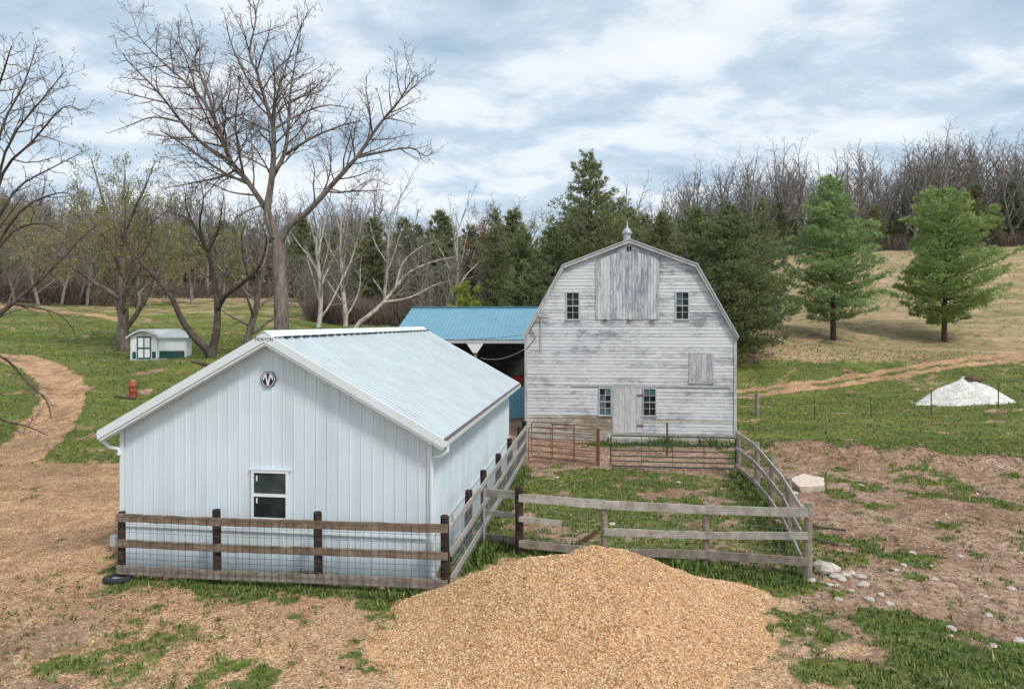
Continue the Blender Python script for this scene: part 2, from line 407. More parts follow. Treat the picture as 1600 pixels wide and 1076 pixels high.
def cover(x, y):
    """gravel, mud, dry grass (the rest is green grass), 0..1 each"""
    n1, n2, n3, n4 = fbm(x, y, .55, 0), fbm(x, y, 1.7, 2), fbm(x, y, .22, 4), fbm(x, y, 4.5, 1)
    ss = lambda a, lo=.40, hi=.60: np.clip((a - lo) / (hi - lo), 0, 1)
    yard = soft(x, y, YARD, .8)
    fore = np.clip((13.6 - y) / 3.5, 0, 1) * yard
    gr = ss(yard * 1.0 + (n2 - .5) * 1.3 + (n1 - .5) * .8 + (n4 - .5) * .8 - fore * .27, .30, .70)
    pd = np.hypot((x - 1.2) / 3.5, (y - 11.5) / 3.1); gr = np.maximum(gr, ss(1.45 - pd + (n2 - .5) * 1.2 + (n4 - .5) * .8, .3, .7))
    drv = seg_dist(x, y, DRIVE); gr = np.maximum(gr, ss(1.0 - (drv - 1.05) / .9 + (n2 - .5) * .6 - .5))
    lane = seg_dist(x, y, LANE); gr = np.maximum(gr, ss(1.0 - (lane - .8) / .8 - .5 + (n1 - .5)))
    trk = seg_dist(x, y, TRACK)
    ruts = np.exp(-((trk - .75) / .42)**2) + .35 * np.exp(-(trk / .8)**2)
    gr = np.maximum(gr, ss(ruts * .9 + (n2 - .5) * .9, .35, .65))
    mud = soft(x, y, MUD, 1.2); pen = soft(x, y, PEN, .4); pb = soft(x, y, PENBACK, .5); al = soft(x, y, ALLEY, .6)
    corner = np.clip((11.0 - y + (x - 8) * .12) / 1.2, 0, 1) * np.clip((x - 4.4) / 1.5, 0, 1) * 1.25
    mudv = ss(mud * .74 + (n1 - .5) * 1.5 + (n2 - .5) * 1.5 + (n4 - .5) * .9 - corner * .40, .32, .68)
    mudv = np.maximum(mudv, ss(pen * .40 + (n1 - .5) * .8 + (n2 - .5) * 1.2 + (n4 - .5) * 1.0, .34, .70) * (pen > .05))
    mudv = np.maximum(mudv, ss(pb * .85 + (n2 - .5) * .9)); mudv = np.maximum(mudv, ss(al * .9 + (n2 - .5) * .6))
    mudv = np.maximum(mudv, fore * ss(n1 * .35 + n2 * .4 + n4 * .25, .33, .55) * 1.0)
    fm = fore * ss(n1 * .35 + n2 * .35 + n4 * .3, .42, .56) * np.clip(pd - 1.1, 0, 1); gr = gr * (1 - .85 * fm); mudv = np.maximum(mudv, fm)
    wr = np.exp(-(seg_dist(x, y, WINDROW) / .9)**2); 
    dry = .30 + .5 * (n3 - .5)
    right = np.clip((x - 6) / 10, 0, 1)
    hill = np.clip((y - 64 - (n3 - .5) * 14) / 14, 0, .56) + np.clip((y - 92 - (n3 - .5) * 20) / 12, 0, .40)
    dry = np.maximum(dry, hill * (.80 + .8 * (n1 - .5) + .6 * (fbm(x, y, .09, 3) - .5)))
    strip = right * np.exp(-((y - 57 + (x - 15) * -.10) / 3.2)**2)
    dry = np.maximum(dry, strip * .75)
    dry = np.maximum(dry, right * np.clip((y - 50) / 20, 0, .55))
    dry = np.maximum(dry, wr * 1.0)
    dry = np.where((right > .3) & (y < 46) & (y > 24), np.minimum(dry, .24 + wr * .8), dry)
    dryv = ss(dry + (n2 - .5) * .5 + (n4 - .5) * .35, .28, .66)
    return np.clip(gr, 0, 1), np.clip(mudv, 0, 1), np.clip(dryv, 0, 1), wr, np.clip(1.8 - pd + (n2 - .5) * 1.4, 0, 1)

ys = [-60., -40, -25, -12, -4, 2, 5, 7]
while ys[-1] < 460: ys.append(ys[-1] + max(.10, .0105 * ys[-1]))
ys = np.array(ys)
sc = np.concatenate([[-9, -5, -3, -2.2], np.linspace(-1.6, 1.6, 400), [2.2, 3, 5, 9]])
GX = sc[None, :] * (np.maximum(ys, 7)[:, None] + 4); GY = np.repeat(ys[:, None], len(sc), 1)
GZ = height(GX, GY)
nr, nc = GX.shape
idx = np.arange(nr * nc).reshape(nr, nc)
quads = np.stack([idx[:-1, :-1], idx[:-1, 1:], idx[1:, 1:], idx[1:, :-1]], -1).reshape(-1, 4)
gme = np_mesh('ground', np.stack([GX, GY, GZ], -1).reshape(-1, 3), quads, smooth=True)
g_, m_, d_, w_, f_c = cover(GX, GY)
ca = gme.color_attributes.new('cover', 'FLOAT_COLOR', 'POINT')
ca.data.foreach_set('color', np.stack([g_, m_, d_, f_c], -1).astype(np.float32).ravel())
gm = Mat('ground_cover', .95, .08)
sepc = gm.t.nodes.new('ShaderNodeSeparateColor'); at_ = gm.t.nodes.new('ShaderNodeAttribute'); at_.attribute_name = 'cover'; gm.lk(at_.outputs['Color'], sepc.inputs[0])
fine = gm.noise(16, 5, .7); mid = gm.noise(2.3, 5, .65); big = gm.noise(.35, 4, .6); clump = gm.noise(6.5, 4, .7)
grass = gm.ramp(clump, [(.28, (.045, .072, .018)), (.45, (.105, .155, .042)), (.60, (.17, .215, .066)), (.75, (.26, .255, .11))])
grass = gm.mix(1.0, grass, gm.ramp(big, [(.35, (.72, .80, .72)), (.62, (1.3, 1.15, 1.0))]), 'MULTIPLY')
grass = gm.mix(gm.ramp(mid, [(.48, (0, 0, 0)), (.75, (.6, .6, .6))]), grass, (.26, .22, .115))
dryc = gm.ramp(clump, [(.28, (.19, .17, .105)), (.48, (.38, .34, .24)), (.70, (.55, .49, .38))])
dryc = gm.mix(1.0, dryc, gm.ramp(mid, [(.3, (.88, .88, .76)), (.65, (1.14, .98, .95))]), 'MULTIPLY')
mudc = gm.ramp(gm.noise(9, 6, .72), [(.25, (.13, .08, .055)), (.40, (.30, .195, .14)), (.55, (.48, .34, .25)), (.74, (.65, .52, .41))])
mudc = gm.mix(1.0, mudc, gm.ramp(mid, [(.3, (.55, .52, .50)), (.62, (1.1, 1.09, 1.08))]), 'MULTIPLY')
mudc = gm.mix(1.0, mudc, gm.ramp(big, [(.35, (.72, .66, .60)), (.6, (1.06, 1.05, 1.05))]), 'MULTIPLY')
fresh = at_.outputs['Alpha']; cell = gm.voronoi(40); cellv = gm.t.nodes.new('ShaderNodeSeparateColor'); gm.lk(cell, cellv.inputs[0])
grav = gm.ramp(cellv.outputs[0], [(0.0, (.20, .12, .065)), (.35, (.42, .265, .145)), (.7, (.60, .41, .24)), (1.0, (.78, .62, .45))])
grav = gm.mix(1.0, grav, gm.ramp(mid, [(.3, (.58, .55, .54)), (.6, (1.0, .97, .94))]), 'MULTIPLY')
grav = gm.mix(1.0, grav, gm.ramp(big, [(.36, (.80, .77, .76)), (.58, (1.18, 1.12, 1.07))]), 'MULTIPLY')
grav = gm.mix(fresh, grav, gm.mix(1.0, gm.ramp(cellv.outputs[0], [(0, (.27, .155, .08)), (.4, (.50, .315, .165)), (.8, (.63, .43, .245)), (1, (.76, .60, .42))]), gm.ramp(mid, [(.28, (.66, .60, .56)), (.45, (1, 1, 1))]), 'MULTIPLY'))
far_n = gm.noise(.16, 6, .72, (.6, 1.6, 1)); rows = gm.noise(.5, 5, .75, (.25, 1.8, 1))
dryc = gm.mix(1.0, dryc, gm.ramp(far_n, [(.36, (.66, .70, .56)), (.60, (1.14, 1.02, .98))]), 'MULTIPLY')
dryc = gm.mix(1.0, dryc, gm.ramp(rows, [(.36, (.74, .74, .68)), (.60, (1.1, 1.07, 1.06))]), 'MULTIPLY')
grass = gm.mix(1.0, grass, gm.ramp(rows, [(.36, (.78, .80, .78)), (.62, (1.18, 1.12, 1.02))]), 'MULTIPLY')
def edge(mask, amt=.5):
    f = gm.math('ADD', mask, gm.math('MULTIPLY', gm.math('SUBTRACT', fine, .5), amt * 1.5))
    f = gm.math('ADD', f, gm.math('MULTIPLY', gm.math('SUBTRACT', clump, .5), amt * 1.3))
    return gm.ramp(f, [(.34, (0, 0, 0)), (.66, (1, 1, 1))])
c = gm.mix(edge(sepc.outputs[2], .9), grass, dryc)
c = gm.mix(edge(sepc.outputs[1], .7), c, mudc)
c = gm.mix(edge(sepc.outputs[0], .7), c, gm.mix(1.0, grav, (1.04, 1.03, 1.06), 'MULTIPLY'))
gm.color(c); gm.bump(gm.math('ADD', fine, gm.math('MULTIPLY', clump, 1.5)), .9, .06)
ground = tag(link('ground', gme, None, gm.m), kind='structure')

# ------------------------------------------------------------------ scattered stones and grass (uncountable)
def scatter_stones(name, X, Y, Z, size, palette, seed, mat=M_TINT):
    r = np.random.RandomState(seed); n = len(X)
    base = np.array([(1,0,0),(0,1,0),(-1,0,0),(0,-1,0),(0,0,.8),(0,0,-.8)], float)
    tri = np.array([(0,1,4),(1,2,4),(2,3,4),(3,0,4),(1,0,5),(2,1,5),(3,2,5),(0,3,5)])
    s = size * np.exp(r.randn(n) * .35)
    V = base[None] * (1 + r.uniform(-.35, .35, (n, 6, 1))) * s[:, None, None] * np.array([1, 1, .75])
    a = r.uniform(0, 6.28, n); ca_, sa_ = np.cos(a)[:, None], np.sin(a)[:, None]
    til = r.uniform(-.5, .5, (n, 1))
    x = V[..., 0] * ca_ - V[..., 1] * sa_; y = V[..., 0] * sa_ + V[..., 1] * ca_; z = V[..., 2] + x * til
    V = np.stack([x + X[:, None], y + Y[:, None], z + Z[:, None]], -1).reshape(-1, 3)
    Fc = (tri[None] + (np.arange(n) * 6)[:, None, None]).reshape(-1, 3)
    pal = np.array(palette); k = r.randint(0, len(pal), n)
    colr = pal[k] * r.uniform(.75, 1.2, (n, 1)); colr = np.repeat(colr, 6, 0)
    return np_mesh(name, V, Fc, colr), mat
GRAVPAL = [(.52, .33, .175), (.62, .42, .24), (.43, .26, .13), (.70, .53, .35), (.76, .64, .48), (.30, .18, .105), (.56, .36, .20)]
GRAVPAL = [(a * 1.10, b_ * 1.04, c * 1.0) for a, b_, c in GRAVPAL]
def scatter_grass(X, Y, Z, hgt, seed, pal):
    r = np.random.RandomState(seed); nb = 5; n = len(X) * nb
    x = np.repeat(X, nb) + r.randn(n) * .03; y = np.repeat(Y, nb) + r.randn(n) * .03; z = np.repeat(Z, nb) - .01
    hh = np.repeat(hgt * np.where(r.rand(len(X)) < .05, 1.6, 1.0), nb) * r.uniform(.45, 1.3, n); a = r.uniform(0, 6.28, n); lean = r.uniform(.1, .9, n) * hh; wd = .006 + .10 * hh
    dx, dy = np.cos(a), np.sin(a)
    V = np.stack([np.stack([x - dy * wd, y + dx * wd, z], -1), np.stack([x + dy * wd, y - dx * wd, z], -1), np.stack([x + dx * lean, y + dy * lean, z + hh], -1)], 1).reshape(-1, 3)
    pal = np.array(pal); cc = np.repeat(pal[r.randint(0, len(pal), n)] * r.uniform(.7, 1.25, (n, 1)), 3, 0)
    return V, np.arange(n * 3).reshape(-1, 3), cc
GPAL = [(.09, .15, .036), (.12, .185, .045), (.155, .21, .06), (.21, .225, .08), (.07, .11, .03), (.30, .26, .13)]
rs = np.random.RandomState(5)
def scatter_region(n, y0, y1, seed):
    r = np.random.RandomState(seed)
    Y = np.sqrt(r.uniform(y0 * y0, y1 * y1, n)); X = r.uniform(-.86, .86, n) * Y; return X, Y
X, Y = scatter_region(125000, 8.2, 30, 11)
g, m, d, w, _f = cover(X, Y)
SHED_FOOT = [(-8.24, 14.23), (-1.63, 13.35), (-.04, 25.24), (-6.65, 26.1)]; BARN_FOOT = [(.6, 29.8), (9.7, 28.9), (10.8, 41), (1.7, 42)]
free = ~inside(X, Y, SHED_FOOT) & ~inside(X, Y, BARN_FOOT)
pg = (1 - g) * (1 - m) * free
k = rs.rand(len(X)) < pg * np.clip(1.3 - Y / 40, .2, 1)
V, Fc, cc = scatter_grass(X[k], Y[k], height(X[k], Y[k]), rs.uniform(.035, .085, k.sum()) * (1 + d[k] * .3), 12, GPAL)
# taller ragged growth along the fence feet and the shed wall
def along(p, q, n, spread, hg, seed):
    r = np.random.RandomState(seed); t = r.rand(n); x = p[0] + (q[0]-p[0]) * t + r.randn(n) * spread; y = p[1] + (q[1]-p[1]) * t + r.randn(n) * spread
    return scatter_grass(x, y, height(x, y), hg * r.uniform(.4, 1.3, n) * (.4 + 1.2 * vnoise(x, y, 1.3, 2)), seed, GPAL[:5])
parts = [(V, Fc, cc)]
for p, q, n, sp, hg, sd_ in (((-7.9, 13.55), (-1.3, 12.65), 1500, .15, .075, 21), ((-7.9, 14.0), (-1.8, 13.2), 700, .10, .13, 22), ((-.5, 15.55), (5.9, 13.6), 2600, .22, .11, 23), ((6.0, 13.8), (7.8, 23.2), 900, .2, .11, 24),
                         ((3.4, 28.6), (9.2, 28.4), 1600, .35, .13, 25), ((-1.1, 13), (.4, 24), 900, .2, .13, 26)):
    parts.append(along(p, q, n, sp, hg, sd_))
X2, Y2 = scatter_region(44000, 30, 60, 13)
g, m, d, w, _f = cover(X2, Y2); k = (rs.rand(len(X2)) < (1 - g) * (1 - m) * .8) & ~inside(X2, Y2, BARN_FOOT) & (np.hypot((X2 - 710 / F * 41.5) / 2.4, (Y2 - 41.5) / 1.8) > 1)
gv = scatter_grass(X2[k], Y2[k], height(X2[k], Y2[k]), rs.uniform(.06, .15, k.sum()), 14, GPAL[1:4] + [(.24, .23, .10), (.32, .28, .15)]); parts.append(gv)
X3, Y3 = scatter_region(70000, 8.4, 30, 17)
g, m, d, w, _f = cover(X3, Y3); k = (rs.rand(len(X3)) < m * (1 - g) * .30 + w * .5) & ~inside(X3, Y3, BARN_FOOT) & ~inside(X3, Y3, SHED_FOOT)
parts.append(scatter_grass(X3[k], Y3[k], height(X3[k], Y3[k]), rs.uniform(.02, .05, k.sum()), 18, [(.42, .32, .21), (.54, .44, .31), (.30, .21, .14), (.20, .14, .095), (.16, .17, .06)]))
Vs, Fs, Cs, o_ = [], [], [], 0
for V, Fc, cc in parts: Vs.append(V); Fs.append(Fc + o_); Cs.append(cc); o_ += len(V)
tag(link('grass', np_mesh('grass', np.concatenate(Vs), np.concatenate(Fs), np.concatenate(Cs)), None, M_BLADE), 'short uneven green grass growing over yard, pen and pasture', 'grass', kind='stuff')
X, Y = scatter_region(90000, 8.6, 27, 31); g, m, d, w, _f = cover(X, Y)
k = (rs.rand(len(X)) < g * .42 + m * .10) & ~inside(X, Y, SHED_FOOT)
me, mt = scatter_stones('loose_gravel', X[k], Y[k], height(X[k], Y[k]) + .003, .013, [tuple(q * .82 for q in c_) for c_ in GRAVPAL], 32)
tag(link('loose_gravel', me, None, mt), 'loose tan gravel strewn over the yard around the metal shed', 'gravel', kind='stuff')
# clods and litter on the mud
X, Y = scatter_region(60000, 9, 30, 33); g, m, d, w, _f = cover(X, Y); k = (rs.rand(len(X)) < (m * .45 + w * .5) * (1 - g)) & ~inside(X, Y, SHED_FOOT) & ~inside(X, Y, BARN_FOOT)
me, mt = scatter_stones('mud_clods', X[k], Y[k], height(X[k], Y[k]), .026, [(.22, .145, .105), (.33, .23, .17), (.43, .32, .24), (.14, .095, .07), (.55, .45, .36)], 34)
tag(link('mud_clods', me, None, mt), 'small clods and litter on the trampled reddish mud', 'clods', kind='stuff')

# ------------------------------------------------------------------ gravel piles
def pile(name, label, cx, cy, H, rl, rr, rf, rb, mat, stones, size, pal, seed, steep=1.0, apron=0.0, rnd=.02):
    n = 140; t = np.linspace(-1.65, 1.65, n); A, B = np.meshgrid(t, t)
    px = np.where(A < 0, A * rl, A * rr); py = np.where(B < 0, B * rf, B * rb)
    def ph(px, py):
        a = np.where(px < 0, px / rl, px / rr); b = np.where(py < 0, py / rf, py / rb)
        ang = np.arctan2(b, a); r = np.hypot(a, b) * (1 + .10 * np.sin(ang * 3 + seed) + .06 * np.sin(ang * 7 + 2))
        top = 1 - np.sqrt(r * r + rnd) + math.sqrt(rnd)
        prof = np.clip(top, 0, None) ** steep
        z = H * prof * (1 + .42 * (fbm(px, py, .8, 2) - .5)) + (fbm(px, py, 2.6, 1) - .5) * .10 * np.clip(prof * 4, 0, 1)
        if apron: 
            ax = apron * np.exp(-(((px + 1.9) / 1.15)**2 + ((py + .9) / 1.15)**2)); z = np.maximum(z, 0) + ax * (.8 + .4 * fbm(px, py, 1.4, 3))
        return np.maximum(z, 0) - .03 + .03 * (fbm(px, py, 2.2, 4) - .5)
    Z = ph(px, py) + height(px + cx, py + cy) + .012
    i = np.arange(n * n).reshape(n, n); q = np.stack([i[:-1, :-1], i[:-1, 1:], i[1:, 1:], i[1:, :-1]], -1).reshape(-1, 4)
    root = thing(name, label, 'gravel pile', (cx, cy, 0))
    link('mound', np_mesh('mound', np.stack([px, py, Z], -1).reshape(-1, 3), q, smooth=True), root, mat)
    r = np.random.RandomState(seed); a = r.uniform(-1.4, 1.4, stones); b = r.uniform(-1.4, 1.4, stones)
    sx = np.where(a < 0, a * rl, a * rr); sy = np.where(b < 0, b * rf, b * rb); zz_ = ph(sx, sy); k = zz_ > .004
    sx, sy, zz_ = sx[k], sy[k], zz_[k]
    me, mt = scatter_stones('stones', sx, sy, zz_ + height(sx + cx, sy + cy) + .014, size, pal, seed + 1)
    tag(link('stones', me, root, mt), kind='stuff'); return root
def gravmat(name, stops, sc_, warm=(1.10, 1.04, 1.0), spot=.45):
    m = Mat(name, .95, .1); v = m.voronoi(sc_); s_ = m.t.nodes.new('ShaderNodeSeparateColor'); m.lk(v, s_.inputs[0])
    mid_ = m.noise(1.6, 5, .65)
    c_ = m.mix(1.0, m.mix(1.0, m.ramp(s_.outputs[0], stops), warm, 'MULTIPLY'), m.ramp(mid_, [(.28, (.62, .56, .52) if spot < .8 else (.9, .89, .87)), (.42, (.92, .90, .88) if spot < .8 else (.97, .96, .95)), (.6, (1.06, 1.03, 1))]), 'MULTIPLY')
    sp_ = m.noise(2.7, 6, .75); c_ = m.mix(m.ramp(sp_, [(.64, (0, 0, 0)), (.72, (.7, .7, .7))]), c_, tuple(q * spot for q in stops[1][1]))
    m.color(c_); m.bump(m.voronoi(sc_, 'Distance'), .8, .03); return m.m
M_GRAV = gravmat('tan_gravel', [(0, (.27, .155, .08)), (.4, (.50, .315, .165)), (.8, (.63, .43, .245)), (1, (.76, .60, .42))], 42)
M_LIME_G = gravmat('white_limestone', [(0, (.62, .60, .57)), (.5, (.74, .72, .69)), (1, (.84, .82, .79))], 14, (1.0, 1.0, 1.0), .9)
pile('gravel_pile', 'large mound of tan gravel in the foreground before the corral fence', 1.6, 12.0, 1.12, 2.95, 2.65, 2.4, 2.0, M_GRAV, 90000, .0125, GRAVPAL, 3, 1.25, .30, .05)
wx, wy = (1510 - 800) / F * 41.5, 41.5
wp = pile('limestone_pile', 'low white limestone gravel pile on the green pasture', wx, wy, 1.5, 2.15, 2.1, 1.6, 1.6, M_LIME_G, 7000, .024, [(.74, .72, .69), (.82, .80, .77), (.62, .60, .57)], 8, .95, 0.0, .06)

def rock_mesh(seed, sx, sy, sz, flatb=.5):
    r = random.Random(seed); mb = MB(); k = 9
    rows = [(-.5, .7), (-.1, 1.0), (.3, .9), (.55, .5)]
    vs, fs = [], []
    for z, rr in rows:
        for j in range(k):
            t = 2 * math.pi * j / k; q = rr * r.uniform(.75, 1.15); vs.append((sx*q*math.cos(t), sy*q*math.sin(t), sz*(z + r.uniform(-.1, .1))))
    for i in range(3):
        for j in range(k): fs.append((i*k+j, i*k+(j+1) % k, (i+1)*k+(j+1) % k, (i+1)*k+j))
    fs.append(tuple(range(k-1, -1, -1))); fs.append(tuple(range(3*k, 4*k)))
    mb.add(vs, fs); return mb.mesh('rock')
dm = rock_mesh(71, .75, .55, .35); o = link('dirt_clump', dm, None, flat('dark_soil', (.12, .08, .05), .95, var=.4, scale=9))
o.location = (wx + .4, wy - .1, hz(wx, wy) + 1.42); tag(o, 'brown soil clump lying on top of the white limestone pile', 'soil')

# ------------------------------------------------------------------ white metal shed
SY = R(-7.6); SX0, SY0 = -1.63, 13.35; SW, SL, EAVE, PITCH = 6.67, 11.5, 3.0, .555
shed = thing('metal_shed', 'pale white steel shed with ribbed siding and white gable roof', 'shed', (SX0, SY0, 0), SY)
# local frame: x from -SW (left) to 0 (right), y from 0 (front) to SL (back)
def gable(x): return EAVE + PITCH * (SW / 2 - abs(x + SW / 2))
def ribbed(x0, x1, top, bottom, rib=.23, d=.024):      # profile along x: list of (x, out)
    pr = []; n = max(1, round((x1 - x0) / rib)); w = (x1 - x0) / n
    for i in range(n):
        a = x0 + i * w
        pr += [(a, 0), (a + .006, d), (a + .022, d), (a + .030, 0), (a + w * .36, 0), (a + w * .38, .004), (a + w * .40, 0), (a + w * .66, 0), (a + w * .68, .004), (a + w * .70, 0)]
    pr.append((x1, 0)); return pr
def wall_panel(x0, x1, topf, z0, place):
    pr = ribbed(x0, x1, None, None, .24, .015); xs_ = []
    vs = []; fs = []
    for x, o_ in pr: vs.append(place(x, o_, z0)); vs.append(place(x, o_, topf(x)))
    for i in range(len(pr) - 1): fs.append((2*i, 2*i+2, 2*i+3, 2*i+1))
    return MB().add(vs, fs)
np_ = 7; pw = SW / np_
for i in range(np_):
    x0 = -SW + i * pw; cuts = [x0, x0 + pw]
    if x0 < -SW/2 < x0 + pw: cuts = [x0, -SW/2, x0 + pw]
    mb = MB()
    for a, b in zip(cuts[:-1], cuts[1:]):
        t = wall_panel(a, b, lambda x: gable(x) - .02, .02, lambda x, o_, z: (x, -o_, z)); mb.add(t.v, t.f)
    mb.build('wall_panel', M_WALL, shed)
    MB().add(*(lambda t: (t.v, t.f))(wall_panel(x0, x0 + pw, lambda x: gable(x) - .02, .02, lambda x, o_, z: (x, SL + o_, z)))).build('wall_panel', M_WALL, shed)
ns = 13
for i in range(ns):
    a, b = i * SL / ns, (i + 1) * SL / ns
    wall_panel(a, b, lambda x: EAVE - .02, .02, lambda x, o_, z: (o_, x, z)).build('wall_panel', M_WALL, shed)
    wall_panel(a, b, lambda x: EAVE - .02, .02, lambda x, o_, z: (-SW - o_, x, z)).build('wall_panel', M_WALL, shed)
# roof panels, 14 a side
OV, OG = .32, .28; nrp = 14; rl_ = SL + 2 * OG; half = SW / 2 + OV
for side in (1, -1):
    for i in range(nrp):
        y0 = -OG + i * rl_ / nrp; y1 = y0 + rl_ / nrp
        pr = ribbed(y0, y1, None, None, .23, .028); vs, fs = [], []
        for y, o_ in pr:
            for t in (0.02, half):
                vs.append((-SW/2 + side * t, y, EAVE + PITCH * (SW/2 - t) + .09 + o_))
        for k in range(len(pr) - 1): fs.append((2*k, 2*k+2, 2*k+3, 2*k+1) if side < 0 else (2*k+1, 2*k+3, 2*k+2, 2*k))
        MB().add(vs, fs).build('roof_panel', M_ROOF, shed)
apex = EAVE + PITCH * SW / 2
def sl(t): return EAVE + PITCH * (SW/2 - t)
for yy, yb in ((-OG - .03, -OG + .02), (SL + OG - .02, SL + OG + .03)):
    for side in (1, -1):
        c_ = -SW/2
        poly = [(c_, sl(0) + .135), (c_ + side * (half + .03), sl(half + .03) + .135), (c_ + side * (half + .03), sl(half + .03) - .05), (c_, sl(0) - .05)]
        MB().prism(poly, yy, yb).build('rake_trim', M_TRIM, shed)
        poly = [(c_, sl(0) - .055), (c_ + side * half, sl(half) - .055), (c_ + side * half, sl(half) - .11), (c_, sl(0) - .11)]
        MB().prism(poly, yy + .02, yb + .22 if yy < 0 else yb).build('soffit_trim', M_TRIM, shed)
MB().prism([(-SW/2 - .16, apex + .045), (-SW/2, apex + .16), (-SW/2 + .16, apex + .045), (-SW/2 + .16, apex + .065), (-SW/2, apex + .18), (-SW/2 - .16, apex + .065)], -OG - .035, SL + OG + .035).build('ridge_cap', M_TRIM, shed)
for i in range(26):
    y = .2 + i * .46
    MB().box((-SW/2 + .165, y, apex + .025), (-SW/2 + .20, y + .30, apex + .055)).build('vent_slot', M_DARK, shed)
for side in (1, -1):       # underside of the roof
    vs = [(-SW/2, -OG, sl(0) - .0), (-SW/2 + side * half, -OG, sl(half) - .0), (-SW/2 + side * half, SL + OG, sl(half)), (-SW/2, SL + OG, sl(0))]
    MB().add(vs, [(0, 1, 2, 3)]).build('soffit', M_TRIM, shed)
# gutters and downspouts
for side, mt in ((1, M_TRIM), (-1, M_TRIM)):
    gx = -SW/2 + side * (half + .01)
    MB().prism([(gx, sl(half) + .07), (gx + side * .085, sl(half) + .07), (gx + side * .075, sl(half) - .03), (gx + side * .01, sl(half) - .05)], -OG + .03, SL + OG - .03).build('gutter', mt, shed)
    MB().box((min(gx + side * .008, gx + side * .078), -OG + .05, sl(half) + .066), (max(gx + side * .008, gx + side * .078), SL + OG - .05, sl(half) + .088)).build('gutter_debris', M_BROWN_GUT, shed)
    gx2 = gx + side * .04
    ex = -SW - .04 if side < 0 else .05
    MB().tube([(gx2, -.08, sl(half) - .03), (gx2, -.08, sl(half) - .16), (gx2 * .6 + ex * .4, -.08, sl(half) - .26), (ex, -.06, sl(half) - .30), (ex, -.06, .32 if side > 0 else sl(half) - .42)], .04, 8).build('downspout', M_TRIM, shed)
MB().tube([(.05, -.06, .34), (.06, -.07, .22), (.16, -.16, .14), (.34, -.3, .10)], .045, 8).build('downspout_elbow', M_TRIM, shed)
for x in (-SW, 0):
    MB().box((x - .045 if x < 0 else x - .05, -.036, .02), (x + .05 if x < 0 else x + .045, -.027, gable(x) - .03)).build('corner_trim', M_TRIM, shed)
    sx_ = x - .036 if x < 0 else x + .027
    MB().box((sx_, -.030, .02), (sx_ + .009, .08, EAVE - .03)).build('corner_trim', M_TRIM, shed)
MB().box((-SW + .06, -.045, .90), (-.06, -.026, .945)).build('wainscot_trim', M_TRIM, shed)
MB().box((.026, .09, .90), (.045, SL - .06, .945)).build('wainscot_trim', M_TRIM, shed)
# window
def W2L(u, v):            # photo pixel on the front wall plane -> local x, z
    c, s = math.cos(SY), math.sin(SY); k = (u - 800) / F
    t = (k * SY0 - SX0) / (c - k * s); Yd = SY0 + t * s; return t, CH - (v - HZ) / F * Yd
x0, z1 = W2L(394, 733); x1, z0 = W2L(452, 813)
win = MB()
fw = .055
win.box((x0, -.05, z0), (x0 + fw, -.002, z1)); win.box((x1 - fw, -.05, z0), (x1, -.002, z1)); win.box((x0 + fw, -.05, z1 - fw), (x1 - fw, -.002, z1)); win.box((x0 + fw, -.05, z0), (x1 - fw, -.002, z0 + fw))
wo = win.build('window', M_WHITE, shed); zm = (z0 + z1) / 2
MB().box((x0 + fw, -.046, zm - .03), (x1 - fw, -.008, zm + .03)).build('sash_rail', M_WHITE, wo)
MB().box((x0 + fw, -.028, zm + .03), (x1 - fw, -.026, z1 - fw)).build('pane', M_GLASSG, wo)
MB().box((x0 + fw, -.034, z0 + fw), (x1 - fw, -.032, zm - .03)).build('pane', M_GLASS, wo)
MB().box((x0 - .04, -.06, z1 + .002), (x1 + .05, -.02, z1 + .03)).build('head_flashing', M_TRIM, wo)
for zt in (z1 - fw - .17, zm - .17):
    MB().box((x0 + fw + .05, -.038, zt), (x0 + fw + .08, -.036, zt + .11)).build('sticker', M_WHITE, wo)
# hexagon emblem
ex, ez = W2L(420.5, 592); er = .178
def hexa(r): return [(ex + r * math.cos(R(60 * i)), ez + r * .98 * math.sin(R(60 * i))) for i in range(6)]
em = MB().prism(hexa(er), -.045, -.026).build('emblem', M_BLACK, shed)
MB().prism(hexa(er * .90), -.0475, -.0455).build('emblem_ring', M_WHITE, em)
MB().prism(hexa(er * .81), -.0500, -.048).build('emblem_field', M_BLACK, em)
def mp_(pts): return [(ex + a * er, ez + b * er) for a, b in pts]
for k_, pts in enumerate(([(-.66, .02), (-.40, .60), (-.22, .60), (-.56, -.14)], [(.66, .02), (.40, .60), (.22, .60), (.56, -.14)], [(-.40, .60), (-.20, .60), (.05, -.66), (-.10, -.66)], [(.40, .60), (.20, .60), (-.05, -.66), (.10, -.66)])):
    yk = -.0525 - .0005 * k_
    MB().prism(mp_(pts), yk, -.0503).build('emblem_letter_stroke', M_WHITE, em)
def text_part(txt, size, mat, parent, loc, rot, name='lettering', ext=.002):
    cu = bpy.data.curves.new(name, 'FONT'); cu.body = txt; cu.size = size; cu.extrude = ext; cu.align_x = 'CENTER'; cu.align_y = 'CENTER'
    t = bpy.data.objects.new(name, cu); COL.objects.link(t); bpy.context.view_layer.update()
    me = bpy.data.meshes.new_from_object(t.evaluated_get(bpy.context.evaluated_depsgraph_get())); bpy.data.objects.remove(t)
    o = link(name, me, parent, mat); o.location = loc; o.rotation_euler = rot; return o
rt = [c for c in shed.children if c.name.startswith('rake_trim')][1]
text_part('MORTON', .088, M_BLACK, rt, (-SW/2, -OG - .033, apex - .002), (R(90), 0, 0))

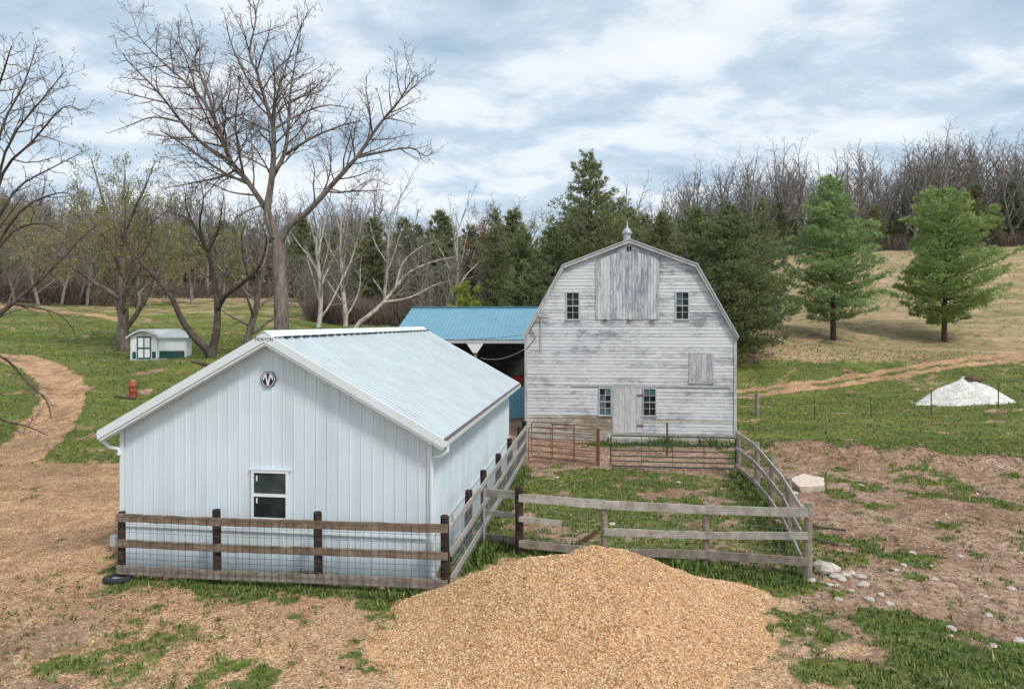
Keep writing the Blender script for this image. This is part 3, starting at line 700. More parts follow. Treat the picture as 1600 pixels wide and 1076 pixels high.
# ------------------------------------------------------------------ old barn
BY = R(-5.4); BX0, BY0 = 5.12, 29.4; HW = 4.52; BL = 12.0; EV, KX, KZ, AZ_ = 4.71, 2.82, 7.69, 8.76
barn = thing('old_barn', 'weathered white gambrel barn with clapboard front and loft door', 'barn', (BX0, BY0, 0), BY)
def hw(z):
    if z <= EV: return HW
    if z <= KZ: return HW + (KX - HW) * (z - EV) / (KZ - EV)
    return max(0.0, KX * (AZ_ - z) / (AZ_ - KZ))
R0, RH = .36, .15
def snap(z): return R0 + round((z - R0) / RH) * RH
def bx(u): return (u - 983.5) / 35.71
def bz(v): return CH - (v - HZ) / 35.71
ops = {  # x0, x1, z0, z1 of every opening in the front
 'loft': (bx(935), bx(1026), snap(bz(497.5)), 9.0), 'uwl': (bx(886), bx(906), snap(bz(498)), snap(bz(456))), 'uwr': (bx(1055), bx(1075), snap(bz(498)), snap(bz(456))),
 'hatch': (bx(1078), bx(1110), snap(bz(596.5)), snap(bz(553.5))), 'lwl': (bx(937), bx(956), snap(bz(647)), snap(bz(606))), 'lwr': (bx(1005), bx(1025), snap(bz(647)), snap(bz(606))),
 'door': (bx(959), bx(1003), R0, snap(bz(606)))}
mbk = MB(); outl = [(-HW, .3), (HW, .3), (HW, EV), (KX, KZ), (0, AZ_), (-KX, KZ), (-HW, EV)]
mbk.prism(outl, .05, .12); mbk.build('front_wall', M_CASING, barn)
rb = random.Random(4); z = R0
while z < AZ_ - .1:
    z1 = min(z + RH, AZ_ - .02)
    lo, hi = hw(z), hw(z1)
    cuts = sorted([(a - .02, b + .02) for a, b, c_, d_ in ops.values() if c_ < z + .07 and d_ > z + .07])
    xs_ = [-lo]
    segs = []
    for a, b in cuts:
        if a > xs_[-1]: segs.append((xs_[-1], a))
        xs_.append(b)
    segs.append((xs_[-1], lo))
    fin = []
    for a, b in segs:
        if b - a > 4.2:
            j = a + (b - a) * rb.uniform(.3, .7); fin += [(a, j - .003), (j + .003, b)]
        elif b - a > .06: fin.append((a, b))
    for a, b in fin:
        at, bt = max(a, -hi), min(b, hi)
        if bt - at < .03: continue
        dz = rb.uniform(-.004, .004) if rb.random() < .88 else rb.uniform(-.016, .012); pr_ = rb.uniform(.015, .021)
        vs = [(a, -pr_, z + dz), (b, -pr_, z + dz), (b, .05, z + dz), (a, .05, z + dz), (at, -.004, z1 + dz), (bt, -.004, z1 + dz), (bt, .05, z1 + dz), (at, .05, z1 + dz)]
        MB().add(vs, [(3,2,1,0),(4,5,6,7),(0,1,5,4),(1,2,6,5),(2,3,7,6),(3,0,4,7)]).build('clapboard', M_CLAPLOW if z < 1.05 and rb.random() < .75 else M_CLAP, barn)
    z += RH
def casing(a, b, z0, z1, w=.09, parent=barn, bottom=True, top=True, name='casing'):
    mb = MB(); mb.box((a - w, -.045, z0), (a, .0, z1)); mb.box((b, -.045, z0), (b + w, .0, z1))
    if top: mb.box((a - w, -.048, z1), (b + w, .0, z1 + w))
    if bottom: mb.box((a - w - .03, -.075, z0 - .06), (b + w + .03, .0, z0))
    return mb.build(name, M_CASING, parent)
def barn_window(key, tint):
    a, b, z0, z1 = ops[key]; a += .03; b -= .03
    w = casing(a, b, z0 + .03, z1 - .03, .055, name='window')
    z0 += .03; z1 -= .03
    cx = (a + b) / 2; mb = MB()
    mb.box((cx - .011, -.036, z0), (cx + .011, -.004, z1))
    for k in (1, 2, 3):
        zk = z0 + (z1 - z0) * k / 4; t_ = .022 if k == 2 else .010
        mb.box((a, -.034, zk - t_), (cx - .012, -.006, zk + t_)); mb.box((cx + .012, -.034, zk - t_), (b, -.006, zk + t_))
    mb.build('muntin', M_CASING, w)
    for i in range(2):
        for k in range(4):
            xa, xb = (a, cx) if i == 0 else (cx, b); za = z0 + (z1 - z0) * k / 4; zb = z0 + (z1 - z0) * (k + 1) / 4
            MB().box((xa + .001, -.012, za + .001), (xb - .001, -.009, zb - .001)).build('pane', M_GLASSB if (i, k) in tint else M_GLASS, w)
barn_window('uwl', ()); barn_window('uwr', ((0, 2), (0, 3))); barn_window('lwl', ((0, 0), (0, 1), (1, 0), (0, 2), (1, 3))); barn_window('lwr', ((0, 3), (1, 3)))
# loft door: vertical planks up to the roof line
a, b, z0, _ = ops['loft']; n = 19; w = (b - a) / n
ld = thing('loft_door', None, None); ld.parent = barn
for i in range(n):
    x0_, x1_ = a + i * w, a + (i + 1) * w - .008
    t0, t1 = min(8.42, AZ_ - .33 - abs(x0_) * .38), min(8.42, AZ_ - .33 - abs(x1_) * .38); dr = rb.uniform(-.03, .02); yo = -.05 - rb.uniform(0, .012)
    MB().add([(x0_, yo, z0 + dr), (x1_, yo, z0 + dr), (x1_, .03, z0 + dr), (x0_, .03, z0 + dr), (x0_, yo, t0), (x1_, yo, t1), (x1_, .03, t1), (x0_, .03, t0)],
             [(3,2,1,0),(4,5,6,7),(0,1,5,4),(1,2,6,5),(2,3,7,6),(3,0,4,7)]).build('plank', M_LOFT, ld)
for x in (a - .05, b + .05): MB().box((x - .045, -.052, z0), (x + .045, .0, AZ_ - .38 - abs(x) * .38)).build('casing', M_CASING, barn)
for x in (-1.05, .02, 1.0): MB().box((x - .1, -.09, z0 - .06), (x + .1, -.03, z0 - .01)).build('stop_block', M_RUST, ld)
mb = MB()
for x in (-.1, .02): mb.box((x, -.075, 8.30), (x + .075, -.03, 8.50))
mb.build('vent_hole', M_DARK, barn)
MB().prism([(-.62, 8.28), (.62, 8.28), (0, AZ_ - .12)], -.044, -.0).build('apex_board', M_CASING, barn)
def plank_door(key, n, mat, name, frame=.07):
    a, b, z0, z1 = ops[key]; d = thing(name, None, None); d.parent = barn; w = (b - a) / n
    for i in range(n):
        MB().box((a + i * w, -.05 - rb.uniform(0, .01), z0 + rb.uniform(-.01, .02)), (a + (i + 1) * w - .008, .03, z1 - .005)).build('plank', mat, d)
    casing(a, b, z0, z1, frame, bottom=(key == 'hatch')); return d
dd = plank_door('door', 5, M_DOOR, 'door'); plank_door('hatch', 4, M_DOOR, 'hatch_shutter')
a, b, z0, z1 = ops['door']
MB().box((b - .2, -.085, z1 - .33), (b + .06, -.062, z1 - .27)).build('hinge', M_RUST, dd); MB().box((b - .2, -.085, z0 + .3), (b + .06, -.062, z0 + .36)).build('hinge', M_RUST, dd)
MB().box((-2.5, -.052, bz(603) - .03), (4.3, -.028, bz(603) + .035)).build('drip_board', M_CASING, barn)
for x in (-HW, HW): MB().box((x - .06, -.055, .34), (x + .06, -.0, EV - .12)).build('corner_board', M_CASING, barn)
MB().box((-HW - .03, -.04, -.3), (HW + .03, .3, .355)).build('foundation', M_CONC, barn)
MB().box((a - .2, -.55, -.2), (b + .25, -.045, .2)).build('door_step', M_CONC, barn)
# side and back walls
MB().box((-HW, .125, .1), (-HW + .08, BL, EV)).build('side_wall', M_CASING, barn); MB().box((HW - .08, .125, .1), (HW, BL, EV)).build('side_wall', M_CASING, barn)
MB().prism(outl, BL, BL + .08).build('back_wall', M_CASING, barn)
OVE = .2
for s_ in (1, -1):
    dxl, dzl = HW - KX, EV - KZ; ln = math.hypot(dxl, dzl); tx, tz = HW + dxl / ln * OVE, EV + dzl / ln * OVE
    for (xa, za), (xb, zb), nm in (((KX + .06, KZ + .0), (tx, tz), 'lower_roof'), ((0, AZ_ + .02), (KX + .10, KZ - .02), 'upper_roof')):
        n_ = Vector((zb - za, 0, -(xb - xa))).normalized(); 
        if n_.z < 0: n_ = -n_
        n_ = Vector((abs(n_.x), 0, n_.z))
        poly = [(s_ * xa, za), (s_ * xb, zb), (s_ * (xb + n_.x * .05), zb + n_.z * .05), (s_ * (xa + n_.x * .05 if nm == 'lower_roof' else xa), za + n_.z * .05)]
        MB().prism(poly, -.20, BL + .25).build(nm, M_TIN, barn)
        poly = [(s_ * xa, za - .015), (s_ * xb, zb - .015), (s_ * (xb - .02), zb - .13), (s_ * max(0, xa - .05), za - .14)]
        MB().prism(poly, -.17, -.055).build('rake_board', M_CASING, barn)
# cupola ventilator
cu = thing('roof_ventilator', None, None, (0, 1.1, AZ_)); cu.parent = barn
MB().lathe([(.17, -.15), (.16, .36), (.155, .40)], 14).build('drum', M_GALV, cu, True)
MB().lathe([(.15, .41), (.235, .44), (.235, .50), (.20, .53)], 14).build('collar', M_GALV, cu, True)
MB().lathe([(.22, .535), (.12, .66), (.05, .72), (.035, .80), (.012, 1.02), (.0, 1.04)], 14).build('cone_cap', M_GALV, cu, True)
# service mast and cable
mx_ = bx(847)
MB().tube([(mx_, -.10, bz(546)), (mx_, -.10, bz(490))], .025, 6).build('conduit', M_CASING, barn)
MB().beam((mx_ - .25, -.12, bz(496)), (mx_ + .35, -.12, bz(497)), .03, .04).build('cross_arm', M_RUST, barn)
MB().tube([(mx_ - .35, -.08, bz(505)), (mx_ - .48, -.07, bz(515)), (mx_ - .25, -.07, bz(527)), (mx_ - .55, -.07, bz(540)), (mx_ - .7, -.07, bz(546))], .014, 4).build('service_wire', M_WIRE, barn)
bm_ = Matrix.Translation((BX0, BY0, 0)) @ Matrix.Rotation(BY, 4, 'Z')
def bw(x, y, z): return tuple(bm_ @ Vector((x, y, z)))
def sag(p, q, s_, n=14): 
    p, q = Vector(p), Vector(q); return [tuple(p.lerp(q, i / n) - Vector((0, 0, s_ * 4 * (i / n) * (1 - i / n)))) for i in range(n + 1)]
o = MB().tube(sag(bw(-4.55, .05, bz(545)), bw(-7.5, 6.6, 3.25), .25), .016, 5).build('overhead_cable', M_CABLE); tag(o, 'pale cable drooping from barn corner to the open blue-roofed shed', 'cable')
o = MB().tube(sag(bw(-4.6, .3, 4.62), bw(-13.5, 5.8, 4.32), .18), .012, 5).build('overhead_wire', M_WIRE); tag(o, 'thin dark wire crossing before the blue roof', 'wire')

# ------------------------------------------------------------------ blue-roofed open shed
pole = thing('open_pole_shed', 'open-fronted pole shed with bright blue ribbed metal roof', 'shed', (BX0, BY0, 0), BY)
px0, px1, py0, pyr, py1 = -12.45, -4.58, 6.3, 11.3, 16.0; pze, pzr, pzb = 4.25, 6.08, 4.4
nb_ = 9
for (ya, za), (yb, zb), sgn in (((py0, pze), (pyr, pzr), 1), ((pyr, pzr), (py1, pzb), -1)):
    for i in range(nb_):
        a = px0 + i * (px1 - px0) / nb_; b = px0 + (i + 1) * (px1 - px0) / nb_
        pr = ribbed(a, b, None, None, .23, .028); vs, fs = [], []
        for x, o_ in pr: vs += [(x, ya, za + o_), (x, yb, zb + o_)]
        for k in range(len(pr) - 1): fs.append((2*k, 2*k+2, 2*k+3, 2*k+1))
        MB().add(vs, fs).build('roof_panel', M_BLUE, pole)
MB().prism([(px0, pzr + .03), (px1, pzr + .03), (px1, pzr + .07), (px0, pzr + .07)], pyr - .12, pyr + .12).build('ridge_cap', M_BLUE, pole)
MB().box((px0, py0 - .03, pze - .20), (px1, py0 + .02, pze - .03)).build('fascia_board', M_TIN, pole)
MB().beam((px0 + .02, py0, pze - .08), (px0 + .02, pyr, pzr - .08), .04, .14).build('rake_trim', M_TIN, pole)
gz_ = .2
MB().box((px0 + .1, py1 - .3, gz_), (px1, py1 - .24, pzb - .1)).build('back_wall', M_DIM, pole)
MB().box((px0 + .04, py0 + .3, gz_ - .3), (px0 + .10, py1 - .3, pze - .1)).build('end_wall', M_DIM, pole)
for x in (px0 + .15, -7.75, px1 - .15):
    ps = MB().box((x - .08, py0 + .05, -.3), (x + .08, py0 + .2, pze - .2)).build('post', M_POSTG, pole)
MB().prism([(-8.22, pze - .2), (-7.28, pze - .2), (-7.64, pze - .72), (-7.86, pze - .72)], py0 - .01, py0 + .04).build('gusset', M_WHITE, pole)
for i in range(4):
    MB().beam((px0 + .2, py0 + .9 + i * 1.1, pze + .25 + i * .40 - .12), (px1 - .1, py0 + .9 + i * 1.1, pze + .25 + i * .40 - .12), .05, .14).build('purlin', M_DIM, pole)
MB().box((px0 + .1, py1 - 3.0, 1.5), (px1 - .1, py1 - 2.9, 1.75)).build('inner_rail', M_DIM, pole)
# things under and beside it
def on(x, y): p_ = bw(x, y, 0); return (p_[0], p_[1], hz(p_[0], p_[1]))
p_ = on(-5.9, 8.6); imp = thing('farm_implement', 'red farm implement standing in the dark bay under the blue roof', 'implement', p_, BY)
MB().prism([(-.75, 1.5), (.75, 1.5), (.35, .85), (-.35, .85)], -.4, .4).build('hopper', M_REDB, imp); MB().box((-.8, -.06, .62), (.8, .06, .72)).box((-.05, -.9, .6), (.05, -.07, .7)).build('frame', M_RED, imp)
for s_ in (-1, 1):
    wv = MB(); wv.lathe([(.12, -.08), (.36, -.09), (.38, -.04), (.38, .04), (.36, .09), (.12, .08)], 16); ww = wv.build('wheel', M_RUBBER, imp, True); ww.rotation_euler = (0, R(90), 0); ww.location = (s_ * .82, 0, .37)
for x in (-.45, .45): MB().box((x - .03, -.03, .72), (x + .03, .03, .9)).build('strut', M_RED, imp)
p_ = on(-5.35, 7.4); hf = thing('feeder_rack', 'rusty slatted feeder rack at the barn side of the blue-roofed shed', 'feeder', p_, BY)
for i in range(9): MB().box((-.8 + i * .2 - .02, -.02, 0), (-.8 + i * .2 + .02, .02, 1.25)).build('slat', M_RUST, hf)
for zz_ in (.25, 1.0): MB().box((-.85, -.06, zz_), (.85, -.022, zz_ + .09)).build('rail', M_RUST, hf)
for s_ in (-1, 1): MB().beam((s_ * .7, .0, 1.1), (s_ * .7, .7, 0), .05, .05).build('brace', M_RUST, hf)
p_ = on(-5.2, 4.1); bs = thing('blue_panel', 'light blue ribbed metal sheet leaning between white shed and barn', 'metal sheet', p_, BY + R(8))
vs, fs = [], []; pr = ribbed(-.62, .62, None, None, .155, .03)
for x, o_ in pr: vs += [(x, -o_, .02 + x * .12 + .08), (x + .12, .42 - o_, 1.62 + x * .12)]
for k in range(len(pr) - 1): fs.append((2*k, 2*k+2, 2*k+3, 2*k+1))
MB().add(vs, fs).build('sheet', M_BLUE, bs); MB().beam((-.5, .48, 0), (-.5, .48, 1.5), .06, .06).beam((.5, .48, 0), (.5, .48, 1.5), .06, .06).build('prop', M_POSTG, bs)

# ------------------------------------------------------------------ small garden shed
gx, gy = (246 - 800) / F * 43.5, 43.5; gz = hz(gx, gy)
GS = R(14)
gs = thing('garden_shed', 'small white garden shed with dark green base panels and green framed doors', 'shed', (gx, gy, gz), GS)
# local: front faces -y, front width 1.9 m (x -1.7..0.1), side runs back on the right
fx0, fx1, dep = -1.75, .0, 2.1; eh, rh_ = 1.68, 2.15
MB().box((fx0 - .1, -.1, -.4), (fx1 + 1.9, dep, .08)).build('plinth', M_CONC, gs)
mid_ = (fx0 + fx1) / 2
arch = [(fx0, eh)] + [(fx0 + (fx1 - fx0) * i / 10, eh + (rh_ - eh - .08) * math.sin(math.pi * i / 10)) for i in range(1, 10)] + [(fx1, eh)]
MB().prism([(fx0, .72), (fx1, .72)] + arch[::-1], 0, .06).build('front_wall', M_WHITE, gs)
MB().box((fx0, .0, .08), (fx1, .06, .715)).build('front_skirt', M_WHITE, gs)
MB().box((fx0 + .12, -.02, .12), (mid_ - .52, -.002, .62)).build('green_panel', M_DKGREEN, gs); MB().box((mid_ + .52, -.02, .12), (fx1 - .10, -.002, .62)).build('green_panel', M_DKGREEN, gs)
for i in range(9):
    MB().box((fx0 + .02, -.012, .76 + i * .11), (mid_ - .5, -.001, .86 + i * .11)).build('siding_board', M_WHITE, gs); MB().box((mid_ + .5, -.012, .76 + i * .11), (fx1 - .02, -.001, .86 + i * .11)).build('siding_board', M_WHITE, gs)
dr = MB(); x0, x1 = mid_ - .46, mid_ + .46
for xa in (x0, mid_ - .035, x1 - .07): dr.box((xa, -.05, .1), (xa + .07, -.015, 1.72))
for za in (.1, .82, 1.62): dr.box((x0 + .07, -.046, za), (mid_ - .035, -.016, za + .1)).box((mid_ + .035, -.046, za), (x1 - .07, -.016, za + .1))
do = dr.build('door', M_DKGREEN, gs)
for xa, xb in ((x0 + .07, mid_ - .035), (mid_ + .035, x1 - .07)):
    for za, zb in ((.2, .82), (.92, 1.62)): MB().box((xa + .001, -.025, za + .001), (xb - .001, -.013, zb - .001)).build('door_panel', M_WHITE, do)
MB().box((mid_ - .16, -.03, 1.80), (mid_ + .16, -.003, 1.92)).build('name_plate', M_YEL, gs)
sxr = fx1 + 1.85
MB().box((fx1 + .002, .10, .08), (sxr, .16, eh)).build('side_wall', M_WHITE, gs)
MB().box((fx1 + .10, .078, .12), (sxr - .08, .098, .66)).build('green_panel', M_DKGREEN, gs)
for i in range(9): MB().box((fx1 + .06, .085, .72 + i * .105), (sxr - .06, .099, .815 + i * .105)).build('siding_board', M_WHITE, gs)
MB().box((sxr - .06, .17, .08), (sxr, dep, eh)).build('end_wall', M_WHITE, gs); MB().box((fx0, .07, .08), (fx0 + .06, dep, eh)).build('end_wall', M_WHITE, gs); MB().box((fx0 + .07, dep - .06, .08), (sxr - .07, dep, eh)).build('back_wall', M_WHITE, gs)
MB().tube([(sxr + .03, .06, eh - .02), (sxr + .03, .06, .1)], .035, 6).build('downspout', M_TRIM, gs)
# roof: curved front hood running into a hipped main roof
vs, fs = [], []; n = 12
for i in range(n + 1):
    t = i / n; x = fx0 - .22 + (fx1 - fx0 + .44) * t; z = eh - .02 + (rh_ - eh + .08) * math.sin(math.pi * t)
    vs += [(x, -.3, z), (x, 1.1, z)]
for i in range(n): fs.append((2*i, 2*i+2, 2*i+3, 2*i+1))
rf = MB().add(vs, fs).build('roof', M_TIN, gs)
for pa in ([(fx0 - .2, 1.0, rh_ + .06), (sxr - .6, 1.05, rh_ + .1), (sxr + .25, -.12, eh + .0), (fx1 - .15, -.12, eh + .02), (mid_, .3, rh_ + .04)],
           [(fx0 - .2, 1.0, rh_ + .061), (sxr - .6, 1.05, rh_ + .101), (sxr + .25, dep + .25, eh), (fx0 - .2, dep + .25, eh)],
           [(sxr - .6, 1.05, rh_ + .1), (sxr + .25, -.12, eh), (sxr + .25, dep + .25, eh)]):
    MB().add(pa, [tuple(range(len(pa)))]).build('roof_slope', M_TIN, gs)
MB().prism([(fx1 - .1, eh - .08), (sxr + .25, eh - .08), (sxr + .25, eh - .002), (fx1 - .1, eh - .002)], -.14, -.11).build('fascia_board', M_TRIM, gs)
vs = [];
arc = [(fx0 - .22 + (fx1 - fx0 + .44) * i / n, eh - .02 + (rh_ - eh + .08) * math.sin(math.pi * i / n)) for i in range(n + 1)]
MB().prism(arc + [(x, z - .1) for x, z in arc[::-1]], -.31, -.27).build('arched_fascia', M_TRIM, gs)
gs.scale = (.9, .9, .9)
a = gp(300, 568); b = gp(345, 578)
o = MB().tube([(a[0], a[1], a[2] + .06), (b[0], b[1], b[2] + .08)], [.09, .07], 7).build('timber', M_BARKD); tag(o, 'dark timber lying on the grass beside the garden shed', 'log')

# red barrel
a = gp(208, 622); rbz = thing('red_barrel', 'faded red metal barrel standing on the left lawn', 'barrel', a)
MB().lathe([(0, .0), (.23, .0), (.23, .02), (.225, .3), (.24, .31), (.225, .33), (.225, .55), (.24, .56), (.225, .58), (.22, .80), (.20, .82), (0, .82)], 18).build('drum', M_RED, rbz, True)
MB().box((-.09, -.06, .81), (.12, .06, .88)).build('lid_block', M_CONC, rbz); rbz.scale = (.82, .82, 1)
o = MB().beam((a[0] - .85, a[1] - .15, hz(a[0] - .85, a[1] - .15) + .05), (a[0] + .3, a[1] - .32, hz(a[0] + .3, a[1] - .32) + .05), .14, .06).build('plank', M_BARKD); tag(o, 'dark plank lying in the grass at the foot of the red barrel', 'plank')

# ------------------------------------------------------------------ fences
def post(parent, x, y, top, r=.075, mat=M_POSTD, sq=True, name='post', lean=(0, 0)):
    z = hz(x, y); rr = random.Random(int(x * 977 + y * 131)); mb = MB()
    lx, ly = lean if lean != (0, 0) else (rr.uniform(-.025, .025), rr.uniform(-.025, .025))
    if sq:
        a = rr.uniform(0, 1.5); k = 8
        pts = [(x, y, z - .35), (x + lx * .4, y + ly * .4, z + top * .4), (x + lx, y + ly, z + top - .02), (x + lx, y + ly, z + top)]
        mb.tube(pts, [r * 1.05, r, r * .97, r * .85], k)
    else: mb.tube([(x, y, z - .3), (x + lx * .5, y + ly * .5, z + top * .5), (x + lx, y + ly, z + top)], [r * 1.1, r * .95, r * .9], 9)
    return mb.build(name, mat, parent)
def rail(parent, p, q, zp, zq, h=.15, t=.04, mat=M_RAIL, seed=0, off=(0, 0)):
    rr = random.Random(seed + int(p[0] * 100)); 
    a = (p[0] + off[0], p[1] + off[1], zp); b = (q[0] + off[0], q[1] + off[1], zq)
    return MB().beam(a, b, t, h, 10, .006, rr).build('rail', mat, parent)
def wire(parent, line, zs, dx, off=(0, 0), r=.0045, zb=None, mat=M_WIRE, name='wire_mesh'):
    """line: ground points; zs: heights of the horizontal wires"""
    mb = MB(); top = max(zs); lo = min(zs)
    for p, q in zip(line[:-1], line[1:]):
        ln = math.hypot(q[0]-p[0], q[1]-p[1]); n = max(1, round(ln / dx))
        zp, zq = hz(*p), hz(*q)
        for zz_ in zs: mb.tube([(p[0]+off[0], p[1]+off[1], zp + zz_), (q[0]+off[0], q[1]+off[1], zq + zz_)], r, 3, False)
        for i in range(n):
            t = i / n; x, y = p[0]+(q[0]-p[0])*t+off[0], p[1]+(q[1]-p[1])*t+off[1]; z = zp + (zq - zp) * t
            mb.tube([(x, y, z + lo), (x, y, z + top)], r, 3, False)
    return tag(mb.build(name, mat, parent), kind='stuff')
cS, sS = math.cos(SY), math.sin(SY)
fr = (-1.27, 12.8); fl = (fr[0] - 6.78 * cS, fr[1] - 6.78 * sS)
f1 = thing('yard_fence', 'board and wire fence with dark posts along the front of the metal shed', 'fence', (0, 0, 0))
fpos = []
for u in (190, 340, 498, 696):
    k = (u - 800) / F; t = (k * fr[1] - fr[0]) / (cS - k * sS); fpos.append((fr[0] + t * cS, fr[1] + t * sS))
nrm = (-sS * -1, -cS)                # towards the camera
nrm = (sS, -cS)
for i, p in enumerate(fpos): post(f1, p[0], p[1], 1.50 if i else 1.36, .085 if i else .075)
fz = lambda p, z: hz(*p) + z
ends = [(fl[0], fl[1])] + fpos[1:]
for zt, h_, m_r in ((1.27, .16, M_RAILB), (.75, .14, M_RAILB), (.22, .17, M_RAIL)):
    for i in range(3):
        p, q = (ends[i] if i else fl), ends[i + 1]
        d_ = .085 + .002 * (i % 2)
        rail(f1, p, (q[0] + (.06 * cS if i == 2 else 0), q[1]), fz(p, zt) + .0, fz(q, zt), h_, .04, m_r, i * 7 + int(zt * 10), (nrm[0] * d_, nrm[1] * d_))
wire(f1, [fl, fpos[1], fpos[2], fpos[3]], [.14, .25, .36, .47, .58, .70, .85, 1.0, 1.16, 1.33], .155, (nrm[0] * .125, nrm[1] * .125))
MB().box((-.05, -.05, -.1), (.05, .05, .1)).build('fence_box', M_GALV, f1).matrix_local = Matrix.Translation((fl[0] - .03 + nrm[0] * .13, fl[1] + nrm[1] * .13, fz(fl, .82)))
a = (fl[0] + .02, fl[1] - .12); ty = thing('scrap_tyre', 'half buried dark tyre at the left foot of the yard fence', 'tyre', (a[0], a[1], hz(*a)))
ring = MB(); vs, fs = [], []
for i in range(20):
    t = 2 * math.pi * i / 20
    for j in range(8):
        s_ = 2 * math.pi * j / 8; rr = .21 + .075 * math.cos(s_); vs.append((rr * math.cos(t), rr * math.sin(t) * .8, .05 + .055 * math.sin(s_)))
for i in range(20):
    for j in range(8): fs.append((i*8+j, ((i+1) % 20)*8+j, ((i+1) % 20)*8+(j+1) % 8, i*8+(j+1) % 8))
ring.add(vs, fs).build('tread', M_RUBBER, ty, True); MB().lathe([(0, .05), (.10, .06), (.15, .04)], 14).build('rim', M_GALV, ty, True)

# fence along the shed side
f2 = thing('side_fence', 'receding fence of dark posts and wire along the shed side', 'fence')
sp = [(-1.27, 12.8), (-.98, 14.9), (-.70, 16.97), (-.39, 19.2), (-.06, 21.6), (.27, 24.05), (.46, 25.6)]
for p in sp[1:]: post(f2, p[0], p[1], 1.46, .085)
off2 = (.105 * cS, .105 * -sS * -1)
for zt, h_ in ((1.26, .13), (.78, .12), (.26, .14)):
    for i in range(6): rail(f2, sp[i], sp[i+1], fz(sp[i], zt), fz(sp[i+1], zt), h_, .035, M_RAILP, i + int(zt * 20), (.105 + .002 * (i % 2), .02))
wire(f2, sp, [.14, .25, .36, .47, .58, .70, .85, 1.0, 1.16, 1.33], .155, (.135, .02), .003, mat=M_GALV)

# corral front fence
f3 = thing('corral_front_fence', 'weathered three-board fence across the front of the corral', 'fence')
c3 = [(-.66, 15.72), (.17, 15.04), (2.03, 14.72), (4.15, 14.42), (6.0, 13.65)]
post(f3, c3[0][0], c3[0][1], 1.30, .028, M_GALV, False, 'end_pipe'); post(f3, *c3[1], 1.50, .09, M_POSTD); post(f3, *c3[2], 1.30, .075, M_POSTG, False); post(f3, *c3[3], 1.36, .075, M_POSTG, False); post(f3, *c3[4], 1.56, .085, M_POSTG, False, lean=(.0, 0))
nf = (-.11, -.36); nn = math.hypot(*nf); o3 = (nf[0] / nn * -.0, -.10)
ob = (.03, .10)
top_z = [1.17, 1.27, 1.23, 1.23, 1.38]; mid_z = [.72, .80, .64, .68, .91]; low_z = [.12, .25, .20, .27, .39]
for i in range(4):
    fo = ob if i == 0 else (-.02, -.095)
    if i == 0: fo = (.03, .10)
    rail(f3, c3[i], c3[i+1], fz(c3[i], top_z[i]), fz(c3[i+1], top_z[i+1]), .18, .04, M_RAILP, 31 + i, (fo[0], fo[1] + .003 * i))
    if i != 1: rail(f3, c3[i], c3[i+1], fz(c3[i], mid_z[i]), fz(c3[i+1], mid_z[i+1]), .15 if i else .11, .04, M_RAILP, 41 + i, (fo[0], fo[1] + .003 * i))
    else:
        p, q = c3[1], (1.12, 14.88); rail(f3, p, q, fz(p, .80), fz(q, .74), .12, .04, M_RAILP, 77, (-.02, -.095))
    rail(f3, c3[i], c3[i+1], fz(c3[i], low_z[i]), fz(c3[i+1], low_z[i+1]), .17, .04, M_RAIL, 51 + i, (fo[0], fo[1] + .003 * i))
wire(f3, c3[1:], [.12, .3, .5, .72, .95, 1.2], .17, (.02, .10), .0018, mat=M_GALV)
a, b = (1.42, 14.86), (1.95, 14.62)
o = MB().beam((a[0], a[1] + .5, hz(*a) + .05), (b[0] - .04, b[1] + .32, hz(*b) + .55), .05, .10).build('brace_board', flat('raw_brown_wood', (.30, .17, .08), .8)); tag(o, 'orange-brown board leaning inside the corral against its front fence', 'board')

# corral right fence
f4 = thing('corral_side_fence', 'curving three-rail silvery fence down the right side of the corral', 'fence')
c4 = [(7.90, 23.4), (7.70, 21.1), (7.42, 19.2), (6.86, 16.7), (6.0, 13.65)]
for p, t in zip(c4[:-1], (1.42, 1.42, 1.36, 1.34)): post(f4, p[0], p[1], t, .085, M_POSTG, False)
zt4 = [(1.34, .80, .20), (1.34, .80, .20), (1.24, .72, .20), (1.28, .80, .26), (1.40, .90, .40)]
for k in range(3):
    for i in range(4): rail(f4, c4[i], c4[i+1], fz(c4[i], zt4[i][k]), fz(c4[i+1], zt4[i+1][k]), .13, .04, M_RAILP, 61 + i + k * 9, (-.105 - .002 * (i % 2), .0))
wire(f4, c4, [.12, .28, .45, .62, .8, 1.0, 1.25], .16, (-.14, 0), .003, mat=M_WIRE)

# rusty corral panels
def tube_panel(name, label, p, q, zs, H0, nst, mat, r=.017, cat='livestock panel', lift=.12, rad_c=.1):
    z0 = hz((p[0]+q[0])/2, (p[1]+q[1])/2); ang = math.atan2(q[1]-p[1], q[0]-p[0]); Lp = math.hypot(q[0]-p[0], q[1]-p[1])
    t = thing(name, label, cat, (p[0], p[1], z0), ang)
    b0, b1 = lift, lift + H0; c_ = rad_c; q_ = []
    for cx, cz, a0 in ((Lp - c_, b0 + c_, -90), (Lp - c_, b1 - c_, 0), (c_, b1 - c_, 90), (c_, b0 + c_, 180)):
        for k in range(4): q_.append((cx + c_ * math.cos(R(a0 + 30 * k)), 0, cz + c_ * math.sin(R(a0 + 30 * k))))
    MB().tube(q_ + [q_[0]], r * 1.15, 7).build('frame', mat, t)
    for zz_ in zs: MB().tube([(r, 0, lift + zz_), (Lp - r, 0, lift + zz_)], r, 6).build('bar', mat, t)
    for i in range(nst):
        x = Lp * (i + 1) / (nst + 1); MB().beam((x, -.024, b0), (x, -.024, b1), .014, .05).build('stay', mat, t)
    return t
g1 = tube_panel('field_gate', 'dark green tubular farm gate across the back of the corral', (3.52, 23.95), (7.80, 23.45), (.18, .36, .56, .78), 1.08, 3, M_GREEN, .021, 'gate')
